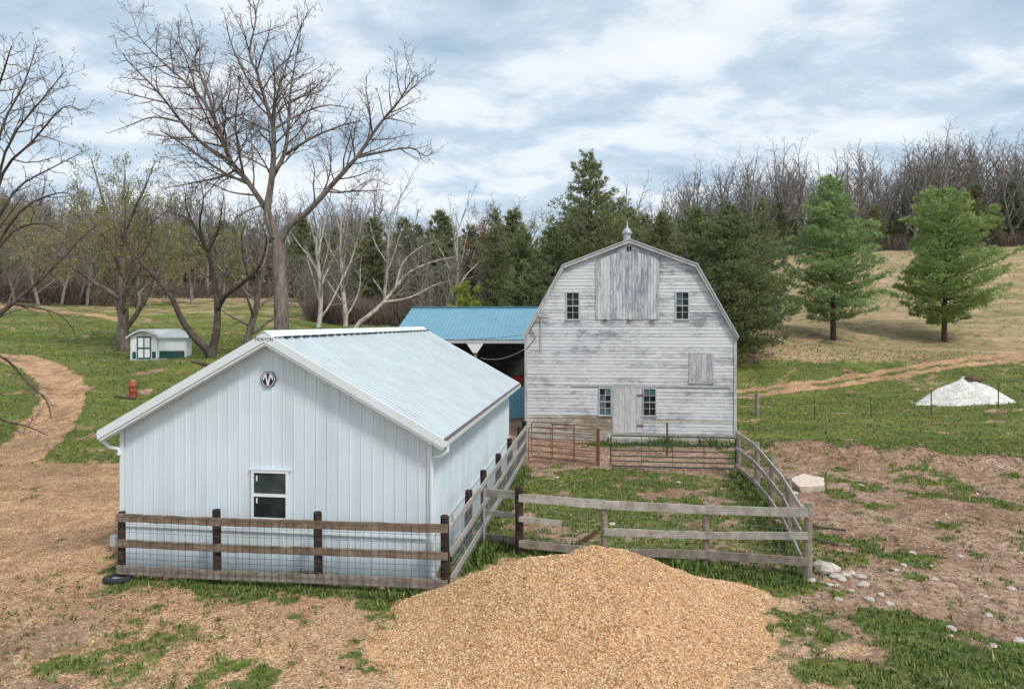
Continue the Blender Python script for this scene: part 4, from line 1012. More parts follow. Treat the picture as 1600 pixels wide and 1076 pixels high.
post(g1, 0, 0, 0)  if False else None
p1 = tube_panel('livestock_gate', 'front rusty tubular corral panel beside the dark shed-side posts', (.62, 24.9), (3.05, 24.25), (.2, .42, .66, .9, 1.12), 1.32, 2, M_RUST, .014, lift=.03)
p2 = tube_panel('livestock_gate', 'rear rusty tubular corral panel standing nearest the barn wall', (.75, 25.9), (3.12, 24.5), (.2, .42, .66, .9, 1.12), 1.32, 2, M_RUST, .014, lift=.06)
for x, y, l in ((3.13, 24.32, 'rusty pipe post at the end of the corral panels'), ):
    o = MB().tube([(x, y, hz(x, y) - .3), (x, y, hz(x, y) + 1.36)], .045, 8).build('pipe_post', M_RUST); tag(o, l, 'post')
x, y = 6.05, 26.2
o = MB().tube([(x, y, hz(x, y) - .3), (x, y, hz(x, y) + 1.3)], .035, 8).build('pipe_post', M_WIRE); tag(o, 'dark pipe post standing behind the green gate before the barn', 'post')
o = MB().beam((7.2, 28.55, .30), (8.5, 28.5, .04), .05, .16).build('plank', M_RAILP); tag(o, 'grey plank sloping down against the barn foundation on the right', 'plank')
o = MB().box((-.75, -.12, 0), (.75, .12, .10)).build('timber', M_POSTG); o.location = (8.2, 28.2, hz(8.2, 28.2)); tag(o, 'low timber lying along the barn foundation behind the gate', 'timber')
# fence beyond the barn
x, y = (1183 - 800) / F * 37, 37; f5 = thing('pasture_corner_post', 'stout round wooden post with one rail to the right of the barn', 'fence', (0, 0, 0))
post(f5, x, y, 1.25, .11, M_POSTG, False); MB().beam((10.2, 37.6, hz(10.2, 37.6) + 1.12), (x, y, hz(x, y) + 1.1), .06, .09).build('rail', M_RAIL, f5)
tp = [(1273, 655, 30), (1361, 651, 30), (1455, 649, 40), (1560, 640, 40)]; tps = []
for i, (u, v, hpx) in enumerate(tp):
    x, y = ground_pt(u, v); z = hz(x, y); tps.append((x, y, z))
    t = thing('t_post', ['slim steel fence post nearest the barn on the pasture', 'slim steel fence post second from the barn on the pasture', 'slim steel fence post just left of the white gravel pile', 'slim steel fence post before the right of the white gravel pile'][i], 'fence post', (x, y, z), 0, 'steel posts of the pasture fence')
    MB().box((-.02, -.02, -.3), (.02, .02, hpx * y / F)).box((-.03, -.03, .3), (.03, -.021, .36)).build('stake', M_WIRE, t); MB().box((-.028, -.04, .75), (.028, -.021, .82)).build('insulator', M_YEL, t)
mb = MB()
for hh in (.35, .8): mb.tube([(a_[0], a_[1] - .035, a_[2] + hh) for a_ in [((1183-800)/F*37, 37, hz((1183-800)/F*37, 37))] + tps + [(31, 35.5, hz(31, 35.5))]], .004, 4, False)
o = mb.build('fence_wire', M_WIRE); tag(o, 'two thin wires strung along the pasture fence posts', 'wire')

# rocks
o = MB().add([(-.62, -.30, .02), (.30, -.42, .0), (.72, .10, .02), (.15, .50, .05), (-.60, .30, .05), (-.70, -.28, .30), (.28, -.44, .24), (.74, .12, .30), (.16, .52, .42), (-.62, .34, .40)],
        [(0, 1, 6, 5), (1, 2, 7, 6), (2, 3, 8, 7), (3, 4, 9, 8), (4, 0, 5, 9), (5, 6, 7, 8, 9), (4, 3, 2, 1, 0)]).build('stone_slab', M_SLAB)
a = gp(1266, 765); o.location = a; o.rotation_euler = (R(4), R(-6), .2); o.scale = (.78, .9, .8); tag(o, 'flat pale stone slab lying on the mud right of the corral', 'stone')
o = link('rock', rock_mesh(5, .34, .28, .22), None, M_ROCK); a = gp(1290, 893); o.location = (a[0], a[1], a[2] + .06); o.rotation_euler = (0, .2, .5); tag(o, 'largest pale rock beside the corral corner post', 'rock')
rr = random.Random(9)
for i, (u, v, s_) in enumerate(((1308, 903, .17), (1322, 900, .14), (1345, 902, .13), (1330, 897, .10), (1350, 914, .13), (1310, 938, .09), (1358, 936, .09), (1376, 932, .08), (1268, 905, .11), (1398, 893, .09), (1412, 884, .08), (1426, 866, .10), (1487, 985, .10), (1545, 960, .08),
                               (1580, 920, .10), (1500, 870, .09), (1390, 945, .10), (1298, 915, .10), (1460, 905, .07), (1330, 925, .07), (1380, 860, .07), (1592, 1000, .10), (1552, 1010, .08), (1345, 760, .10), (1240, 772, .13))):
    o = link('rock', rock_mesh(100 + i, s_ * rr.uniform(.9, 1.3), s_ * .8, s_ * .6), None, M_ROCK); a = gp(u, v); o.location = (a[0], a[1], a[2] + s_ * .15); o.rotation_euler = (0, 0, rr.uniform(0, 6))
    tag(o, 'small pale rock scattered on the trampled mud right of the corral', 'rock', 'small rocks on the mud')
for i, (x, y, s_) in enumerate(((2.55, 17.2, .10), (3.5, 16.2, .11), (1.5, 22.4, .09), (5.4, 21.8, .08))):
    o = link('rock', rock_mesh(160 + i, s_, s_ * .8, s_ * .6), None, M_ROCK); o.location = (x, y, hz(x, y) + .02); tag(o, 'small pale stone lying in the grass inside the corral', 'rock', 'stones inside the corral')
for i, ((u, v), (u2, v2)) in enumerate((((1268, 826), (1322, 832)), ((1268, 845), (1310, 855)))):
    a, b = gp(u, v), gp(u2, v2); o = MB().tube([(a[0], a[1], a[2] + .05), (b[0], b[1], b[2] + .03)], .022, 6).build('metal_rod', M_WIRE); tag(o, ['upper', 'lower'][i] + ' dark metal rod lying on the mud beside the corral corner', 'rod')

# ------------------------------------------------------------------ trees
class Tree:
    def __init__(s, seed): s.r = random.Random(seed); s.wood = []; s.twig = []; s.tips = []
    def limb(s, p, d, L_, r0, r1, nseg, wob, trop):
        r = s.r; pts = [Vector(p)]; rad = [r0]; d = Vector(d).normalized(); st = L_ / nseg
        for i in range(nseg):
            d = (d + Vector((r.gauss(0, wob), r.gauss(0, wob), r.gauss(0, wob) + trop))).normalized()
            pts.append(pts[-1] + d * st); rad.append(r0 + (r1 - r0) * (i + 1) / nseg)
        return pts, rad
    def put(s, pts, rad, level): (s.wood if level <= 1 else s.twig).append((pts, rad, level))
    def branch(s, pts, rad, level, maxl, cfg, t0=.25):
        r = s.r; Lt = sum((b - a).length for a, b in zip(pts[:-1], pts[1:]))
        if level >= maxl:
            s.tips.append(pts[-1]); d = (pts[-1] - pts[0]).normalized(); Lm = Lt * .8
            for q in range(3):
                f = (.35, .65, .95)[q]; c = pts[0].lerp(pts[-1], f); nd = (d + Vector((r.gauss(0, .6), r.gauss(0, .6), r.gauss(.1, .5)))).normalized()
                s.twig.append(([c, c + nd * Lm * r.uniform(.5, 1.1)], [.006, .003], 9))
            return
        sp, lf, ang, trop, wob = cfg[min(level, len(cfg) - 1)]
        n = max(2, int(Lt * (1 - t0) / sp)); az = r.uniform(0, 6.28)
        for i in range(n):
            t = t0 + (1 - t0) * (i + r.uniform(.1, .9)) / n; f = t * (len(pts) - 1); k = min(int(f), len(pts) - 2); q = f - k
            c = pts[k].lerp(pts[k+1], q); d = (pts[k+1] - pts[k]).normalized(); rr = rad[k] + (rad[k+1] - rad[k]) * q
            az += 2.4 + r.uniform(-.5, .5); side = d.cross(Vector((0, 0, 1)) if abs(d.z) < .95 else Vector((1, 0, 0))).normalized(); up = side.cross(d)
            a = ang * r.uniform(.7, 1.3); nd = d * math.cos(a) + (side * math.cos(az) + up * math.sin(az)) * math.sin(a)
            ln = Lt * lf * (1.15 - .75 * t) * r.uniform(.65, 1.25)
            r0 = max(min(rr * .62, .010 + ln * .011), .0065); nl = level + 1; sg = 5 if nl <= 1 else (4 if nl == 2 else 2)
            bp, br = s.limb(c, nd, ln, r0, max(r0 * .3, .005), sg, wob, trop); s.put(bp, br, nl); s.branch(bp, br, nl, maxl, cfg)
    def mesh(s, which, thick=1.0):
        mb = MB()
        for pts, rad, lv in which:
            k = 9 if lv == 0 else (6 if lv == 1 else (4 if lv == 2 else 3)); mb.tube(pts, [q * thick for q in rad], k, False)
        return mb
TRI = {}
def finish(t, name, label, cat, loc, mw, mt, group=None, rz=0.0, thick=1.0, leaf=None):
    root = thing(name, label, cat, loc, rz, group); t.mesh(t.wood).build('trunk', mw, root, True); tw = t.mesh(t.twig, thick).build('crown', mt, root, False); TRI[label] = len(tw.data.polygons) * 2
    if leaf: link('leaves', leaf[0], root, leaf[1])
    return root
def leaves(tips, n, size, seed, spread):
    r = np.random.RandomState(seed); T = np.array([tuple(p) for p in tips]); k = r.randint(0, len(T), n)
    C = T[k] + r.randn(n, 3) * spread; a = r.randn(n, 3); a /= np.linalg.norm(a, axis=1, keepdims=True); b = np.cross(a, r.randn(n, 3)); b /= np.linalg.norm(b, axis=1, keepdims=True)
    s_ = size * r.uniform(.6, 1.4, (n, 1)); V = np.stack([C - a * s_, C + b * s_ * .5, C + a * s_, C - b * s_ * .5], 1).reshape(-1, 3)
    return np_mesh('leaves', V, np.arange(n * 4).reshape(-1, 4))

# the great bare tree behind the shed: limbs follow the real ones
BT = Tree(6); BY_ = 39.0
def lp(px, dy0, dy1):
    n = len(px); return [Vector(W(u, v, BY_ + dy0 + (dy1 - dy0) * i / (n - 1))) for i, (u, v) in enumerate(px)]
def resample(pts, m):
    out = []; n = len(pts)
    for i in range(n - 1):
        p0, p1, p2, p3 = pts[max(i-1, 0)], pts[i], pts[i+1], pts[min(i+2, n-1)]
        for k in range(m):
            t = k / m; out.append(.5 * ((2*p1) + (p2-p0)*t + (2*p0-5*p1+4*p2-p3)*t*t + (3*p1-p0-3*p2+p3)*t*t*t))
    out.append(pts[-1]); return out
tb = gp(440, 590); BTZ = hz((440-800)/F*BY_, BY_)
big = [
 ([(440, 605), (440, 520), (438, 440), (434, 376)], 0, 0, .46, .37),
 ([(434, 378), (420, 335), (410, 318), (385, 281), (360, 251), (348, 217), (335, 187), (315, 154), (288, 127), (254, 97), (228, 70), (212, 52)], 0, 3.0, .27, .025),
 ([(362, 252), (321, 228), (284, 191), (261, 161), (234, 130), (201, 97), (193, 84)], .9, -3.0, .15, .02),
 ([(284, 191), (240, 183), (205, 195), (174, 206)], -.6, -2.5, .08, .015),
 ([(261, 161), (215, 150), (172, 140)], -1.2, -.5, .07, .015),
 ([(340, 200), (321, 134), (305, 100), (308, 67), (298, 33)], 1.4, 4.0, .12, .02),
 ([(430, 372), (418, 335), (424, 284), (427, 251), (427, 201), (417, 167), (403, 117), (390, 84), (400, 30), (396, 2)], 0, -1.5, .30, .02),
 ([(426, 276), (444, 241), (450, 201), (452, 161), (456, 127), (467, 67), (472, 25)], -.2, 2.5, .17, .02),
 ([(447, 241), (490, 214), (541, 194), (566, 190)], .3, -2.5, .12, .02),
 ([(427, 203), (464, 181), (514, 164), (563, 174)], -.6, 1.5, .11, .02),
 ([(427, 205), (430, 167), (437, 134), (460, 67), (482, 16)], -.6, -3.0, .12, .02),
 ([(434, 177), (454, 157), (497, 144), (514, 127), (528, 108)], .8, 3.5, .08, .015),
 ([(417, 167), (385, 120), (362, 70), (350, 20)], -1.0, -3.5, .10, .015),
 ([(436, 384), (450, 355), (480, 331), (514, 294), (541, 264), (561, 241), (581, 211), (601, 184), (621, 161), (634, 141), (650, 115)], 0, -2.0, .27, .025),
 ([(561, 245), (594, 238), (641, 231), (664, 244), (678, 236)], -1.0, -3.0, .11, .015),
 ([(601, 184), (622, 188), (652, 196)], -1.6, -.3, .07, .012),
 ([(612, 172), (608, 140), (612, 108)], -1.7, -.5, .07, .012),
 ([(514, 294), (545, 300), (580, 280), (610, 290)], -.7, 1.0, .06, .012),
 ([(400, 305), (360, 300), (325, 285), (300, 290)], .5, -1.5, .08, .012),
 ([(385, 281), (350, 275), (320, 262), (292, 252), (270, 258)], .7, 2.0, .08, .012),
 ([(412, 320), (385, 330), (365, 345), (360, 380)], .2, -1.0, .07, .01)]
cfgB = [(.55, .28, .85, .03, .12), (.36, .31, .80, .05, .13), (.25, .42, .75, .04, .16), (.17, .55, .7, .04, .18)]
origin = Vector(((440-800)/F*BY_, BY_, BTZ))
for i, (px, d0, d1, r0, r1) in enumerate(big):
    pts = [p - origin for p in resample(lp(px, d0, d1), 3)]; n = len(pts)
    if i == 0: pts[0].z = -.4
    rad = [(r0 + (r1 - r0) * (k / (n - 1)) ** .75) * (.85 if i else 1) for k in range(n)]
    if i == 0: rad[0] = .62
    BT.put(pts, rad, 0 if i in (0, 1, 6, 13) else 1)
    if i: BT.branch(pts, rad, 1, 4, cfgB, .22)
finish(BT, 'bare_tree', 'huge bare spreading tree rising behind the metal shed roof', 'tree', origin, M_BARK, M_TWIG, thick=1.15)

# leaning two-stemmed tree beside the garden shed
LT = Tree(12); LY = 42.3; lo_ = Vector(((330-800)/F*LY, LY, 0)); lo_.z = hz(lo_.x, lo_.y)
def lpx(px, Y, d0, d1): return [Vector(W(u, v, Y + d0 + (d1 - d0) * i / (len(px) - 1))) for i, (u, v) in enumerate(px)]
for i, (px, d0, d1, r0, r1) in enumerate((
 ([(330, 560), (322, 545), (300, 522), (282, 495), (268, 465), (242, 432), (216, 405), (200, 384), (194, 355)], 0, -1.5, .30, .03),
 ([(330, 558), (338, 520), (340, 490), (338, 462), (335, 440), (326, 400), (318, 382), (303, 352), (285, 338), (270, 335)], 0, 1.5, .28, .02),
 ([(341, 480), (352, 462), (375, 445), (398, 425), (410, 405), (416, 372), (405, 345)], .2, -1.5, .19, .02),
 ([(326, 392), (340, 362), (346, 332), (350, 300)], .8, 1.5, .10, .015), ([(320, 384), (312, 350), (318, 310), (310, 275)], .9, -1, .09, .015), ([(388, 434), (380, 400), (378, 365), (390, 335)], -.5, 1.5, .10, .015),
 ([(216, 405), (232, 380), (238, 350), (232, 325)], -1, .5, .07, .012), ([(268, 465), (250, 455), (232, 458)], -.6, -1.5, .06, .012), ([(242, 432), (222, 430), (200, 420), (185, 425)], -.9, .3, .06, .012), ([(303, 352), (290, 320), (292, 290)], 1.2, 0, .06, .012))):
    pts = [p - lo_ for p in resample(lpx(px, LY, d0, d1), 3)]; n = len(pts)
    if px[0][1] > 550: pts[0].z = -.3
    rad = [r0 + (r1 - r0) * (k / (n - 1)) ** .8 for k in range(n)]; LT.put(pts, rad, 0 if i < 3 else 1); LT.branch(pts, rad, 1, 4, [(.5, .3, .9, .02, .14), (.42, .30, .85, .02, .15), (.26, .42, .8, .02, .18), (.18, .55, .7, .02, .2)], .4)
finish(LT, 'bare_tree', 'dark leaning two-stemmed bare tree right of the garden shed', 'tree', lo_, M_BARKD, M_TWIG)

def auto_tree(seed, H, r0, forks=4, spread=.5, cfg=None, clear=.3, maxl=4, nl=None, wob=.06):
    t = Tree(seed); r = t.r
    tp_, tr = t.limb((0, 0, -.3), (r.uniform(-.05, .05), r.uniform(-.05, .05), 1), H * .62, r0, r0 * .45, 7, wob, .02); t.put(tp_, tr, 0)
    cfg = cfg or [(.9, .5, .7, .05, .10), (.75, .40, .75, .05, .12), (.5, .42, .7, .05, .15), (.4, .5, .7, .04, .18)]
    nlim = nl or forks * 2 + 2
    for i in range(nlim):
        q = clear + (1 - clear) * i / (nlim - 1); f = q * 7 * .999; k = int(f); c = tp_[k].lerp(tp_[min(k+1, 7)], f - k); a = i * 2.4 + r.uniform(-.5, .5)
        s_ = spread * r.uniform(.7, 1.3) * (1.15 - .6 * q); d = Vector((math.cos(a) * s_, math.sin(a) * s_, 1 - .35 * s_)); ln = H * (.52 - .12 * q) * r.uniform(.75, 1.1)
        rr = r0 * (.5 - .2 * q); bp, br = t.limb(c, d, ln, rr, .015, 7, .10, .05); t.put(bp, br, 1); t.branch(bp, br, 1, maxl, cfg, .2)
    return t
# budding tree behind the garden shed
x, y = (195 - 800) / F * 47, 47
t = auto_tree(21, 14.5, .42, 6, .85, [(.9, .5, .7, .05, .1), (.6, .36, .75, .06, .12), (.34, .42, .7, .05, .15), (.22, .55, .7, .04, .18)], .18, 4, 15)
finish(t, 'budding_tree', 'budding olive-green tree standing just behind the garden shed', 'tree', (x, y, hz(x, y)), M_BARK, M_TWIG, leaf=(leaves(t.tips, 15000, .065, 3, .22), M_BUD))
x, y = (384 - 800) / F * 51, 51
t = auto_tree(22, 10, .30, 4, .9, None, .15, 4, 9); finish(t, 'bare_tree', 'grey bare tree between the leaning tree and the huge tree', 'tree', (x, y, hz(x, y)), M_BARK, M_GREYT)
x, y = -18.5, 23.5
t = auto_tree(33, 13.5, .26, 6, .7, [(.9, .5, .7, .05, .1), (.45, .34, .75, .03, .13), (.3, .42, .7, .03, .16), (.2, .55, .7, .02, .2)], .55, 4, 7)
for (px, d0, d1) in (([(-150, 560), (-60, 530), (10, 562), (45, 600), (72, 625), (80, 655)], 0, -.5), ([(-150, 600), (-60, 620), (0, 655), (40, 665), (75, 680)], 0, -1.0), ([(-150, 520), (-40, 470), (20, 475), (90, 490), (118, 520)], 0, 1.0)):
    pts = [Vector(W(u, v, y + d0 + (d1 - d0) * i / (len(px) - 1))) - Vector((x, y, hz(x, y))) for i, (u, v) in enumerate(px)]; pts[0] = Vector((0, 0, pts[0].z)); pts = resample(pts, 3); n = len(pts); rad = [.055 * (1 - .9 * k / (n - 1)) + .006 for k in range(n)]
    t.put(pts, rad, 1); t.branch(pts, rad, 2, 4, [(.6, .3, .8, -.02, .15), (.6, .3, .8, -.02, .15), (.24, .26, .8, -.03, .18), (.18, .5, .7, 0, .2)], .35)
for (px, d0, d1) in (([(-40, 330), (5, 270), (50, 222), (98, 168), (125, 172)], 0, -1.5), ([(-40, 330), (0, 210), (36, 135), (58, 70)], 0, 1.5), ([(-40, 300), (-12, 180), (8, 105), (18, 72)], 0, -2), ([(-40, 345), (20, 302), (78, 264), (126, 240)], 0, 1.8), ([(-40, 350), (8, 238), (66, 155), (102, 112)], 0, .3), ([(-40, 365), (30, 332), (88, 302), (118, 306)], 0, -.8), ([(-40, 370), (20, 362), (70, 350), (110, 372)], 0, 1.0)):
    pts = [Vector(W(u, v, y + d0 + (d1 - d0) * i / (len(px) - 1))) - Vector((x, y, hz(x, y))) for i, (u, v) in enumerate(px)]; pts[0] = Vector((0, 0, pts[0].z - 1.2)); pts = resample(pts, 3); n = len(pts); rad = [.052 * (1 - .9 * k / (n - 1)) + .005 for k in range(n)]
    t.put(pts, rad, 1); t.branch(pts, rad, 1, 4, [(.5, .3, .8, .02, .15), (.30, .26, .8, .02, .14), (.22, .42, .75, .02, .17), (.16, .55, .7, .02, .2)], .3)
finish(t, 'bare_tree', 'bare tree at the left edge with low branches over the driveway', 'tree', (x, y, hz(x, y)), M_BARKD, M_TWIG)

# sycamores and pale saplings beyond the open field
def place(t_, u, Y, name, label, mw, mt, group=None, rz=0, leaf=None, dz=0):
    x_ = (u - 800) / F * Y; return finish(t_, name, label, 'tree', (x_, Y, hz(x_, Y) + dz), mw, mt, group, rz, 1.2, leaf)
for i, (u, Y, H, sd_, lb) in enumerate(((497, 66, 15, 41, 'tall white-barked sycamore just right of the huge tree trunk'), (540, 70, 18, 42, 'twin-topped pale sycamore between the huge tree and the blue roof'), (715, 78, 17, 43, 'white-limbed sycamore standing above the blue roof'), (600, 84, 20, 44, 'slender grey tree behind the fallen pale limb'))):
    t = auto_tree(sd_, H, .26, 4, .62, [(1.0, .5, .7, .05, .1), (.8, .36, .75, .05, .13), (.55, .42, .7, .05, .16), (.4, .5, .7, .04, .18)], .12, 4, 9, .09); place(t, u, Y, 'sycamore_tree', lb, M_SYC, M_SYCT)
t = Tree(47); Yf = 63; fo = Vector(((553-800)/F*Yf, Yf, 0)); fo.z = hz(fo.x, fo.y)
for px, r0 in (([(553, 510), (590, 482), (618, 450), (640, 425), (680, 408), (720, 400)], .24), ([(600, 472), (640, 465), (680, 445), (700, 440)], .13), ([(618, 450), (630, 410), (660, 385), (690, 375)], .12)):
    pts = resample([Vector(W(u, v, Yf + i * .3)) - fo for i, (u, v) in enumerate(px)], 3); n = len(pts); rad = [r0 * (1 - .88 * k / (n - 1)) for k in range(n)]; t.put(pts, rad, 0); t.branch(pts, rad, 1, 4, cfgB, .3)
t.wood[0][0][0].z -= .4
finish(t, 'sycamore_tree', 'pale leaning sycamore slanting low to the right behind the shed', 'tree', fo, M_SYC, M_SYCT)
t = auto_tree(49, 6.5, .09, 3, .6, None, .15, 4, 10); place(t, 722, 62, 'leafing_tree', 'small lime-green leafing tree behind the blue roof', M_BARK, M_SYCT, leaf=(leaves(t.tips, 3500, .10, 5, .18), M_LIME))

# conifers
def conifer(seed, H, Rm, prof, whorl, nbr, ntuft, tl, tw, droop=0.0, clear=.12, up=.25, irregular=.25, flatv=.10):
    r = random.Random(seed); mbw = MB(); V = []; 
    mbw.tube([(0, 0, -.3), (r.uniform(-.1, .1), r.uniform(-.1, .1), H * .5), (r.uniform(-.1, .1), r.uniform(-.1, .1), H * .97)], [H * .018, H * .012, .02], 8, False)
    z = H * clear; a = 0
    lobes = [(r.uniform(0, 6.28), r.uniform(-irregular, irregular)) for _ in range(5)]
    while z < H * .99:
        q = z / H; rad = Rm * prof(q)
        for b in range(nbr):
            a += 2.399 + r.uniform(-.3, .3); ln = rad * r.uniform(.5, 1.22) * (1 + sum(k * math.cos(a - c0 + q * 5) for c0, k in lobes) * .5)
            if ln < .15: ln = .15
            e_ = up * r.uniform(.3, 1.6) + (q - .4) * .5; dx, dy = math.cos(a), math.sin(a); zb = z + r.uniform(-.2, .2)
            pts = [Vector((dx * ln * t, dy * ln * t, zb + ln * (e_ * t - droop * t * t + .18 * t * t))) for t in (0, .35, .7, 1)]
            mbw.tube(pts, [.012 + ln * .012, .01 + ln * .008, .012, .006], 3, False)
            n = max(3, int(ntuft * ln / Rm + 2))
            for k in range(n):
                t = 1 - (r.random() ** 1.5) * .85; f = t * 3 * .999; j = int(f); c = pts[j].lerp(pts[j+1], f - j); sw = ln * .34 * (1.1 - t * .75)
                c = c + Vector((-dy, dx, 0)) * r.gauss(0, sw) + Vector((0, 0, r.gauss(.02, flatv + sw * .06)))
                od = Vector((dx, dy, .35))
                for m in range(7):
                    d = (od * .7 + Vector((r.gauss(0, .75), r.gauss(0, .75), r.gauss(.15, .6)))).normalized() * tl * r.uniform(.6, 1.3); s_ = d.cross(Vector((r.gauss(0, 1), r.gauss(0, 1), r.gauss(0, 1)))).normalized() * tw
                    V.append(c - s_); V.append(c + s_); V.append(c + d)
        z += whorl * r.uniform(.8, 1.2)
    V = np.array([tuple(v) for v in V]); return mbw, np_mesh('crown', V, np.arange(len(V)).reshape(-1, 3))
def conifer_thing(c, name, label, u, Y, mleaf, group=None, rz=0, scale=1.0, x=None):
    x_ = (u - 800) / F * Y if x is None else x; root = thing(name, label, 'tree', (x_, Y, hz(x_, Y)), rz, group); c[0].build('trunk', M_BARKD, root, True); link('crown', c[1], root, mleaf); root.scale = (scale,) * 3; return root
pr_pine = lambda q: (min(1, (q - .04) / .16) if q < .2 else 1.0) * (1 - max(0, q - .25) / .77) ** .72
pr_pine2 = lambda q: (min(1, (q - .03) / .2)) * (1 - max(0, q - .38) / .64) ** .62
conifer_thing(conifer(51, 15.0, 4.7, pr_pine, .46, 6, 112, .32, .030, .0, .13, .16, .35, .06), 'pine_tree', 'bright green pine left of the pair on the hillside pasture', 1302, 62, M_PINE)
conifer_thing(conifer(52, 14.2, 4.8, pr_pine2, .46, 6, 112, .32, .030, .0, .13, .20, .35, .06), 'pine_tree', 'yellow-green pine at the right of the hillside pair', 1475, 64, M_PINE2)
pr_ced = lambda q: min(1, .55 + q * 1.6) * (1 - max(0, q - .22) / .79) ** .78
pr_tall = lambda q: min(1, .45 + q) * (1 - max(0, q - .30) / .71) ** .85
conifer_thing(conifer(53, 18.5, 4.6, pr_tall, .55, 6, 66, .34, .036, .0, .15, .25, .45, .10), 'pine_tree', 'tallest dark pine directly behind the barn, left of its ridge', 922, 57, M_CEDAR2)
conifer_thing(conifer(54, 12.6, 5.2, pr_ced, .42, 7, 84, .28, .038, .1, .05, .3, .5, .12), 'cedar_tree', 'broad dark cedar overhanging the right slope of the barn', 1143, 56, M_CEDAR)
cA = conifer(55, 12.5, 3.6, pr_ced, .42, 6, 46, .30, .036, 0, .04, .4, .35); cB = conifer(56, 11.5, 3.0, pr_ced, .42, 6, 44, .30, .036, 0, .04, .5, .35); cC = conifer(57, 14, 3.4, pr_tall, .48, 6, 40, .32, .034, 0, .1, .3, .4)
mids = []
for i, (c, u, Y, ml, lb) in enumerate(((cA, 1035, 59, M_CEDAR2, 'dark cedar behind the right half of the barn roof'), (cB, 862, 55, M_CEDAR, 'dark cedar at the left shoulder of the barn'), (cC, 775, 74, M_CEDAR2, 'olive cedar above the middle of the blue roof'))):
    mids.append(conifer_thing(c, 'cedar_tree', lb, u, Y, ml))
def dupc(k, u, Y, lb, s_, rz): x_ = (u - 800) / F * Y; return dup(mids[k], (x_, Y, hz(x_, Y)), rz, s_, lb)
dupc(1, 1090, 63, 'dark cedar between the barn peak and the broad cedar', 1.05, 2.0); dupc(0, 985, 66, 'dark cedar right behind the barn peak', 1.05, 1.2); dupc(2, 1190, 76, 'olive cedar at the left end of the hillside pasture', .95, 3.0)
dupc(1, 815, 63, 'dark cedar just left of the barn roof above the blue roof', 1.0, 4.0); dupc(1, 880, 66, 'shaded cedar behind the tallest pine', 1.1, 5.0); dupc(0, 655, 92, 'dark cedar above the left end of the blue roof', .95, 2.5); dupc(2, 700, 100, 'tall cedar in the wood left of the white-limbed sycamore', .95, .6)

# woods around the fields
rw = random.Random(77)
bare = []
for i in range(5):
    t = auto_tree(80 + i, 16, .24, 4, .55, [(1.2, .5, .7, .05, .1), (.55, .34, .8, .05, .13), (.40, .45, .75, .04, .16), (.34, .55, .7, .03, .18)], .22, 4, 13)
    bare.append(finish(t, 'bare_tree', 'bare grey tree in the wood on the hill beyond the right pasture', 'tree', (0, -200, 0), M_GREYB, M_GREYT, 'bare trees of the hill wood', 0, 1.6))
MARKS = [(60, 'at the left edge of view'), (190, 'left of the garden shed'), (300, 'above the garden shed'), (400, 'behind the leaning dark tree'), (470, 'behind the huge tree trunk'), (560, 'just right of the huge tree trunk'), (640, 'left of the blue roof'),
         (740, 'over the left half of the blue roof'), (840, 'over the right half of the blue roof'), (960, 'behind the left barn roof slope'), (1080, 'behind the right barn roof slope'), (1200, 'over the broad cedar'), (1270, 'left of the pine pair'), (1340, 'behind the left pine'), (1420, 'between the two pines'), (1520, 'behind the right pine'), (9999, 'right of both pines')]
def where(label, x, y, s_, lo=.8, hi=1.15):
    u = 800 + x / y * F; pl = next(t for m_, t in MARKS if u < m_)
    near = 'front-row ' if y < (142 if x > 40 and y > 125 else 100 if x > -35 else 112) else 'rear '
    return near + ('small ' if s_ < lo else 'tall ' if s_ > hi else '') + label.split(' in the ')[0].replace('small ', '').replace('tall ', '').replace('grey ', '').split(' standing')[0] + ' in the wood ' + pl, ('cedars' if 'cedar' in label else 'bare trees') + ' in the wood ' + pl
def wood_tree(k, x, y, s_, label, group, used=set()):
    z = hz(x, y); rz = rw.uniform(0, 6.28)
    if k not in used: used.add(k); o = bare[k]; o.location = (x, y, z); o.rotation_euler = (0, 0, rz); o.scale = (s_,) * 3
    else: o = dup(bare[k], (x, y, z), rz, s_)
    o['label'], o['group'] = where(label, x, y, s_); return o
LBR, LBL, LBM = 'bare grey tree in the wood on the hill beyond the right pasture', 'bare grey tree in the wood beyond the left field', 'bare tree in the wood behind the barn and blue roof'
for i in range(100):
    u = 1060 + 660 * ((i * 37) % 100 + rw.random()) / 100; Y = rw.choice((134, 138, 144, 152, 164, 180)) + rw.uniform(-3, 3); wood_tree(i % 5, (u - 800) / F * Y, Y, rw.uniform(.8, 1.55), LBR, 'bare trees of the hill wood')
for i in range(90):
    u = -140 + 740 * ((i * 37) % 90 + rw.random()) / 90; Y = rw.choice((114, 119, 126, 138, 155, 180, 205)) + rw.uniform(-3, 3); wood_tree(i % 5, (u - 800) / F * Y, Y, rw.uniform(.95, 1.45), LBL, 'bare trees beyond the left field')
for i in range(50):
    u = 540 + 560 * ((i * 37) % 50 + rw.random()) / 50; Y = rw.choice((92, 98, 106, 116, 130, 150)) + rw.uniform(-3, 3); wood_tree(i % 5, (u - 800) / F * Y, Y, rw.uniform(.8, 1.15), LBM, 'bare trees behind the barn')
for i in range(34):
    u = -160 + 380 * ((i * 13) % 34 + rw.random()) / 34; Y = rw.choice((80, 86, 94, 104)) + rw.uniform(-3, 3); wood_tree(i % 5, (u - 800) / F * Y, Y, rw.uniform(.65, 1.05), 'bare grey tree in the near wood left of the garden shed', 'bare trees of the near left wood')
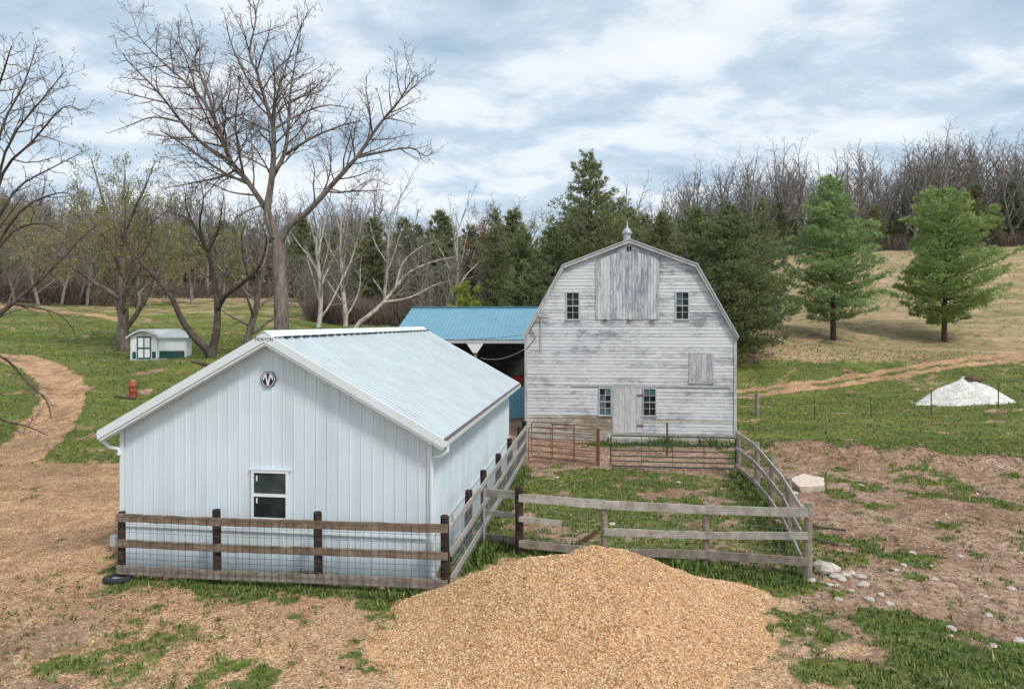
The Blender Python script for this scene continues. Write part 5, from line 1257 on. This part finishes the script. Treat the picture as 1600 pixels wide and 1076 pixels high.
for i in range(36):
    u = 440 + 390 * ((i * 11) % 36 + rw.random()) / 36; Y = rw.choice((74, 80, 88, 96)) + rw.uniform(-3, 3); wood_tree(i % 5, (u - 800) / F * Y, Y, rw.uniform(.40, .75), 'small bare tree in the thicket behind the metal shed and blue roof', 'small bare trees of the middle thicket')
for i, (u, s_) in enumerate(((1345, 1.55), (1385, 1.7), (1440, 1.65), (1478, 1.8), (1530, 1.9), (1575, 1.85), (1610, 1.8), (1290, 1.4), (1230, 1.35))):
    Y = 136 + (i * 7) % 9; wood_tree((i * 2) % 5, (u - 800) / F * Y, Y, s_ * .85, 'tall bare tree standing out above the hill wood skyline', 'tall trees of the hill wood')
ced0 = conifer(60, 10, 2.5, pr_ced, .6, 5, 30, .42, .06, 0, .03, .5, .3); wc = None
for i in range(92):
    if i < 44: u = 1080 + 580 * ((i * 7) % 44 + rw.random()) / 44; Y = rw.uniform(131, 139) if i < 22 else rw.uniform(138, 165); lb, gr_ = 'dark cedar in the wood on the hill beyond the right pasture', 'cedars of the hill wood'
    elif i < 66: u = 470 + 600 * ((i - 44) * 5 % 22 + rw.random()) / 22; Y = rw.uniform(86, 118); lb, gr_ = 'dark cedar in the wood behind the barn', 'cedars behind the barn'
    else: u = -60 + 600 * ((i - 66) * 7 % 26 + rw.random()) / 26; Y = rw.uniform(112, 150); lb, gr_ = 'dark cedar in the wood beyond the left field', 'cedars beyond the left field'
    x_ = (u - 800) / F * Y; s_ = rw.uniform(.6, 1.3) if i < 44 else rw.uniform(.9, 1.55)
    if wc is None: wc = o = conifer_thing(ced0, 'cedar_tree', lb, u, Y, M_CEDAR2, gr_, 0, s_)
    else: o = dup(wc, (x_, Y, hz(x_, Y)), rw.uniform(0, 6), s_, lb)
    o['label'], o['group'] = where(lb, x_, Y, s_, .8, 1.1)
# thin budding trees in the left wood, reddish ones by the blue roof
M_REDBUD = leafmat('reddish_buds', (.16, .075, .05), (.26, .13, .085), (.34, .20, .13))
bt = None
for i, (u, Y, mb_, lb) in enumerate(((60, 74, 0, 'olive budding tree at the left beyond the lawn'), (10, 88, 0, 'olive budding tree furthest left beyond the lawn'), (225, 84, 0, 'olive budding tree behind the right of the garden shed'), (350, 96, 0, 'olive budding tree behind the leaning dark tree'), (105, 92, 0, 'olive budding tree in the wood above the far lane'), (150, 82, 0, 'olive budding tree left behind the garden shed'), (300, 90, 0, 'pale budding tree beyond the tan field at the left'), (262, 100, 0, 'budding tree at the far edge of the tan field'), (750, 88, 1, 'reddish budding tree above the middle of the blue roof'), (835, 92, 2, 'pale yellow-green budding tree left of the tallest pine'))):
    t = auto_tree(90 + i, 12 if i < 8 else 14, .2, 4, .7, None, .2, 4, 9); place(t, u, Y, 'budding_tree', lb, M_GREYB, M_GREYT, leaf=(leaves(t.tips, 4200, .10, 90 + i, .32), (M_BUD, M_REDBUD, M_BUD)[mb_]))
# brush along the wood edges: one tangled mass of stems
def brush(name, label, lines, n, seed, hmax, mat):
    r = np.random.RandomState(seed); mbs = []; P0, P1 = [], []
    for (u0, Y0), (u1, Y1), dep_ in lines:
        k = int(n / len(lines)); t = r.rand(k); Y = Y0 + (Y1 - Y0) * t + r.rand(k) ** 1.3 * dep_; u = u0 + (u1 - u0) * t; X = (u - 800) / F * Y
        P0.append(np.stack([X, Y], -1))
    XY = np.concatenate(P0); k = len(XY); z = height(XY[:, 0], XY[:, 1]) - .05; h_ = hmax * r.uniform(.25, 1, k); a = r.uniform(0, 6.28, k); ln = h_ * r.uniform(.1, .7, k); w = .02 + .010 * h_
    A = np.stack([XY[:, 0], XY[:, 1], z], -1); B = A + np.stack([np.cos(a) * ln, np.sin(a) * ln, h_], -1)
    Vv, Ff = [], []
    mid_ = (A + B) / 2 + r.randn(k, 3) * .12 * h_[:, None]
    e1 = np.stack([np.cos(a + 1.57), np.sin(a + 1.57), 0 * a], -1) * w[:, None]; e2_ = np.stack([np.cos(a), np.sin(a), 0 * a], -1) * w[:, None] * .8
    V = np.stack([A - e1, A + e1, A + e2_, mid_ - e1 * .8, mid_ + e1 * .8, mid_ + e2_ * .8, B], 1).reshape(-1, 3); o_ = (np.arange(k) * 7)[:, None, None]
    tri = np.array([(0, 1, 4), (0, 4, 3), (1, 2, 5), (1, 5, 4), (2, 0, 3), (2, 3, 5), (3, 4, 6), (4, 5, 6), (5, 3, 6)])
    return tag(link(name, np_mesh(name, V, (tri[None] + o_).reshape(-1, 3)), None, mat), label, 'brush', kind='stuff')
brush('hill_brush', 'tangled grey-brown brush along the edge of the hill wood', [((1050, 128), (1750, 131), 22)], 16000, 5, 3.6, M_TWIG)
brush('field_brush', 'tangled brown brush along the wood edge beyond the left field', [((-200, 112), (600, 108), 22), ((480, 72), (830, 78), 22), ((-260, 76), (225, 79), 26)], 24000, 6, 3.4, M_TWIG)
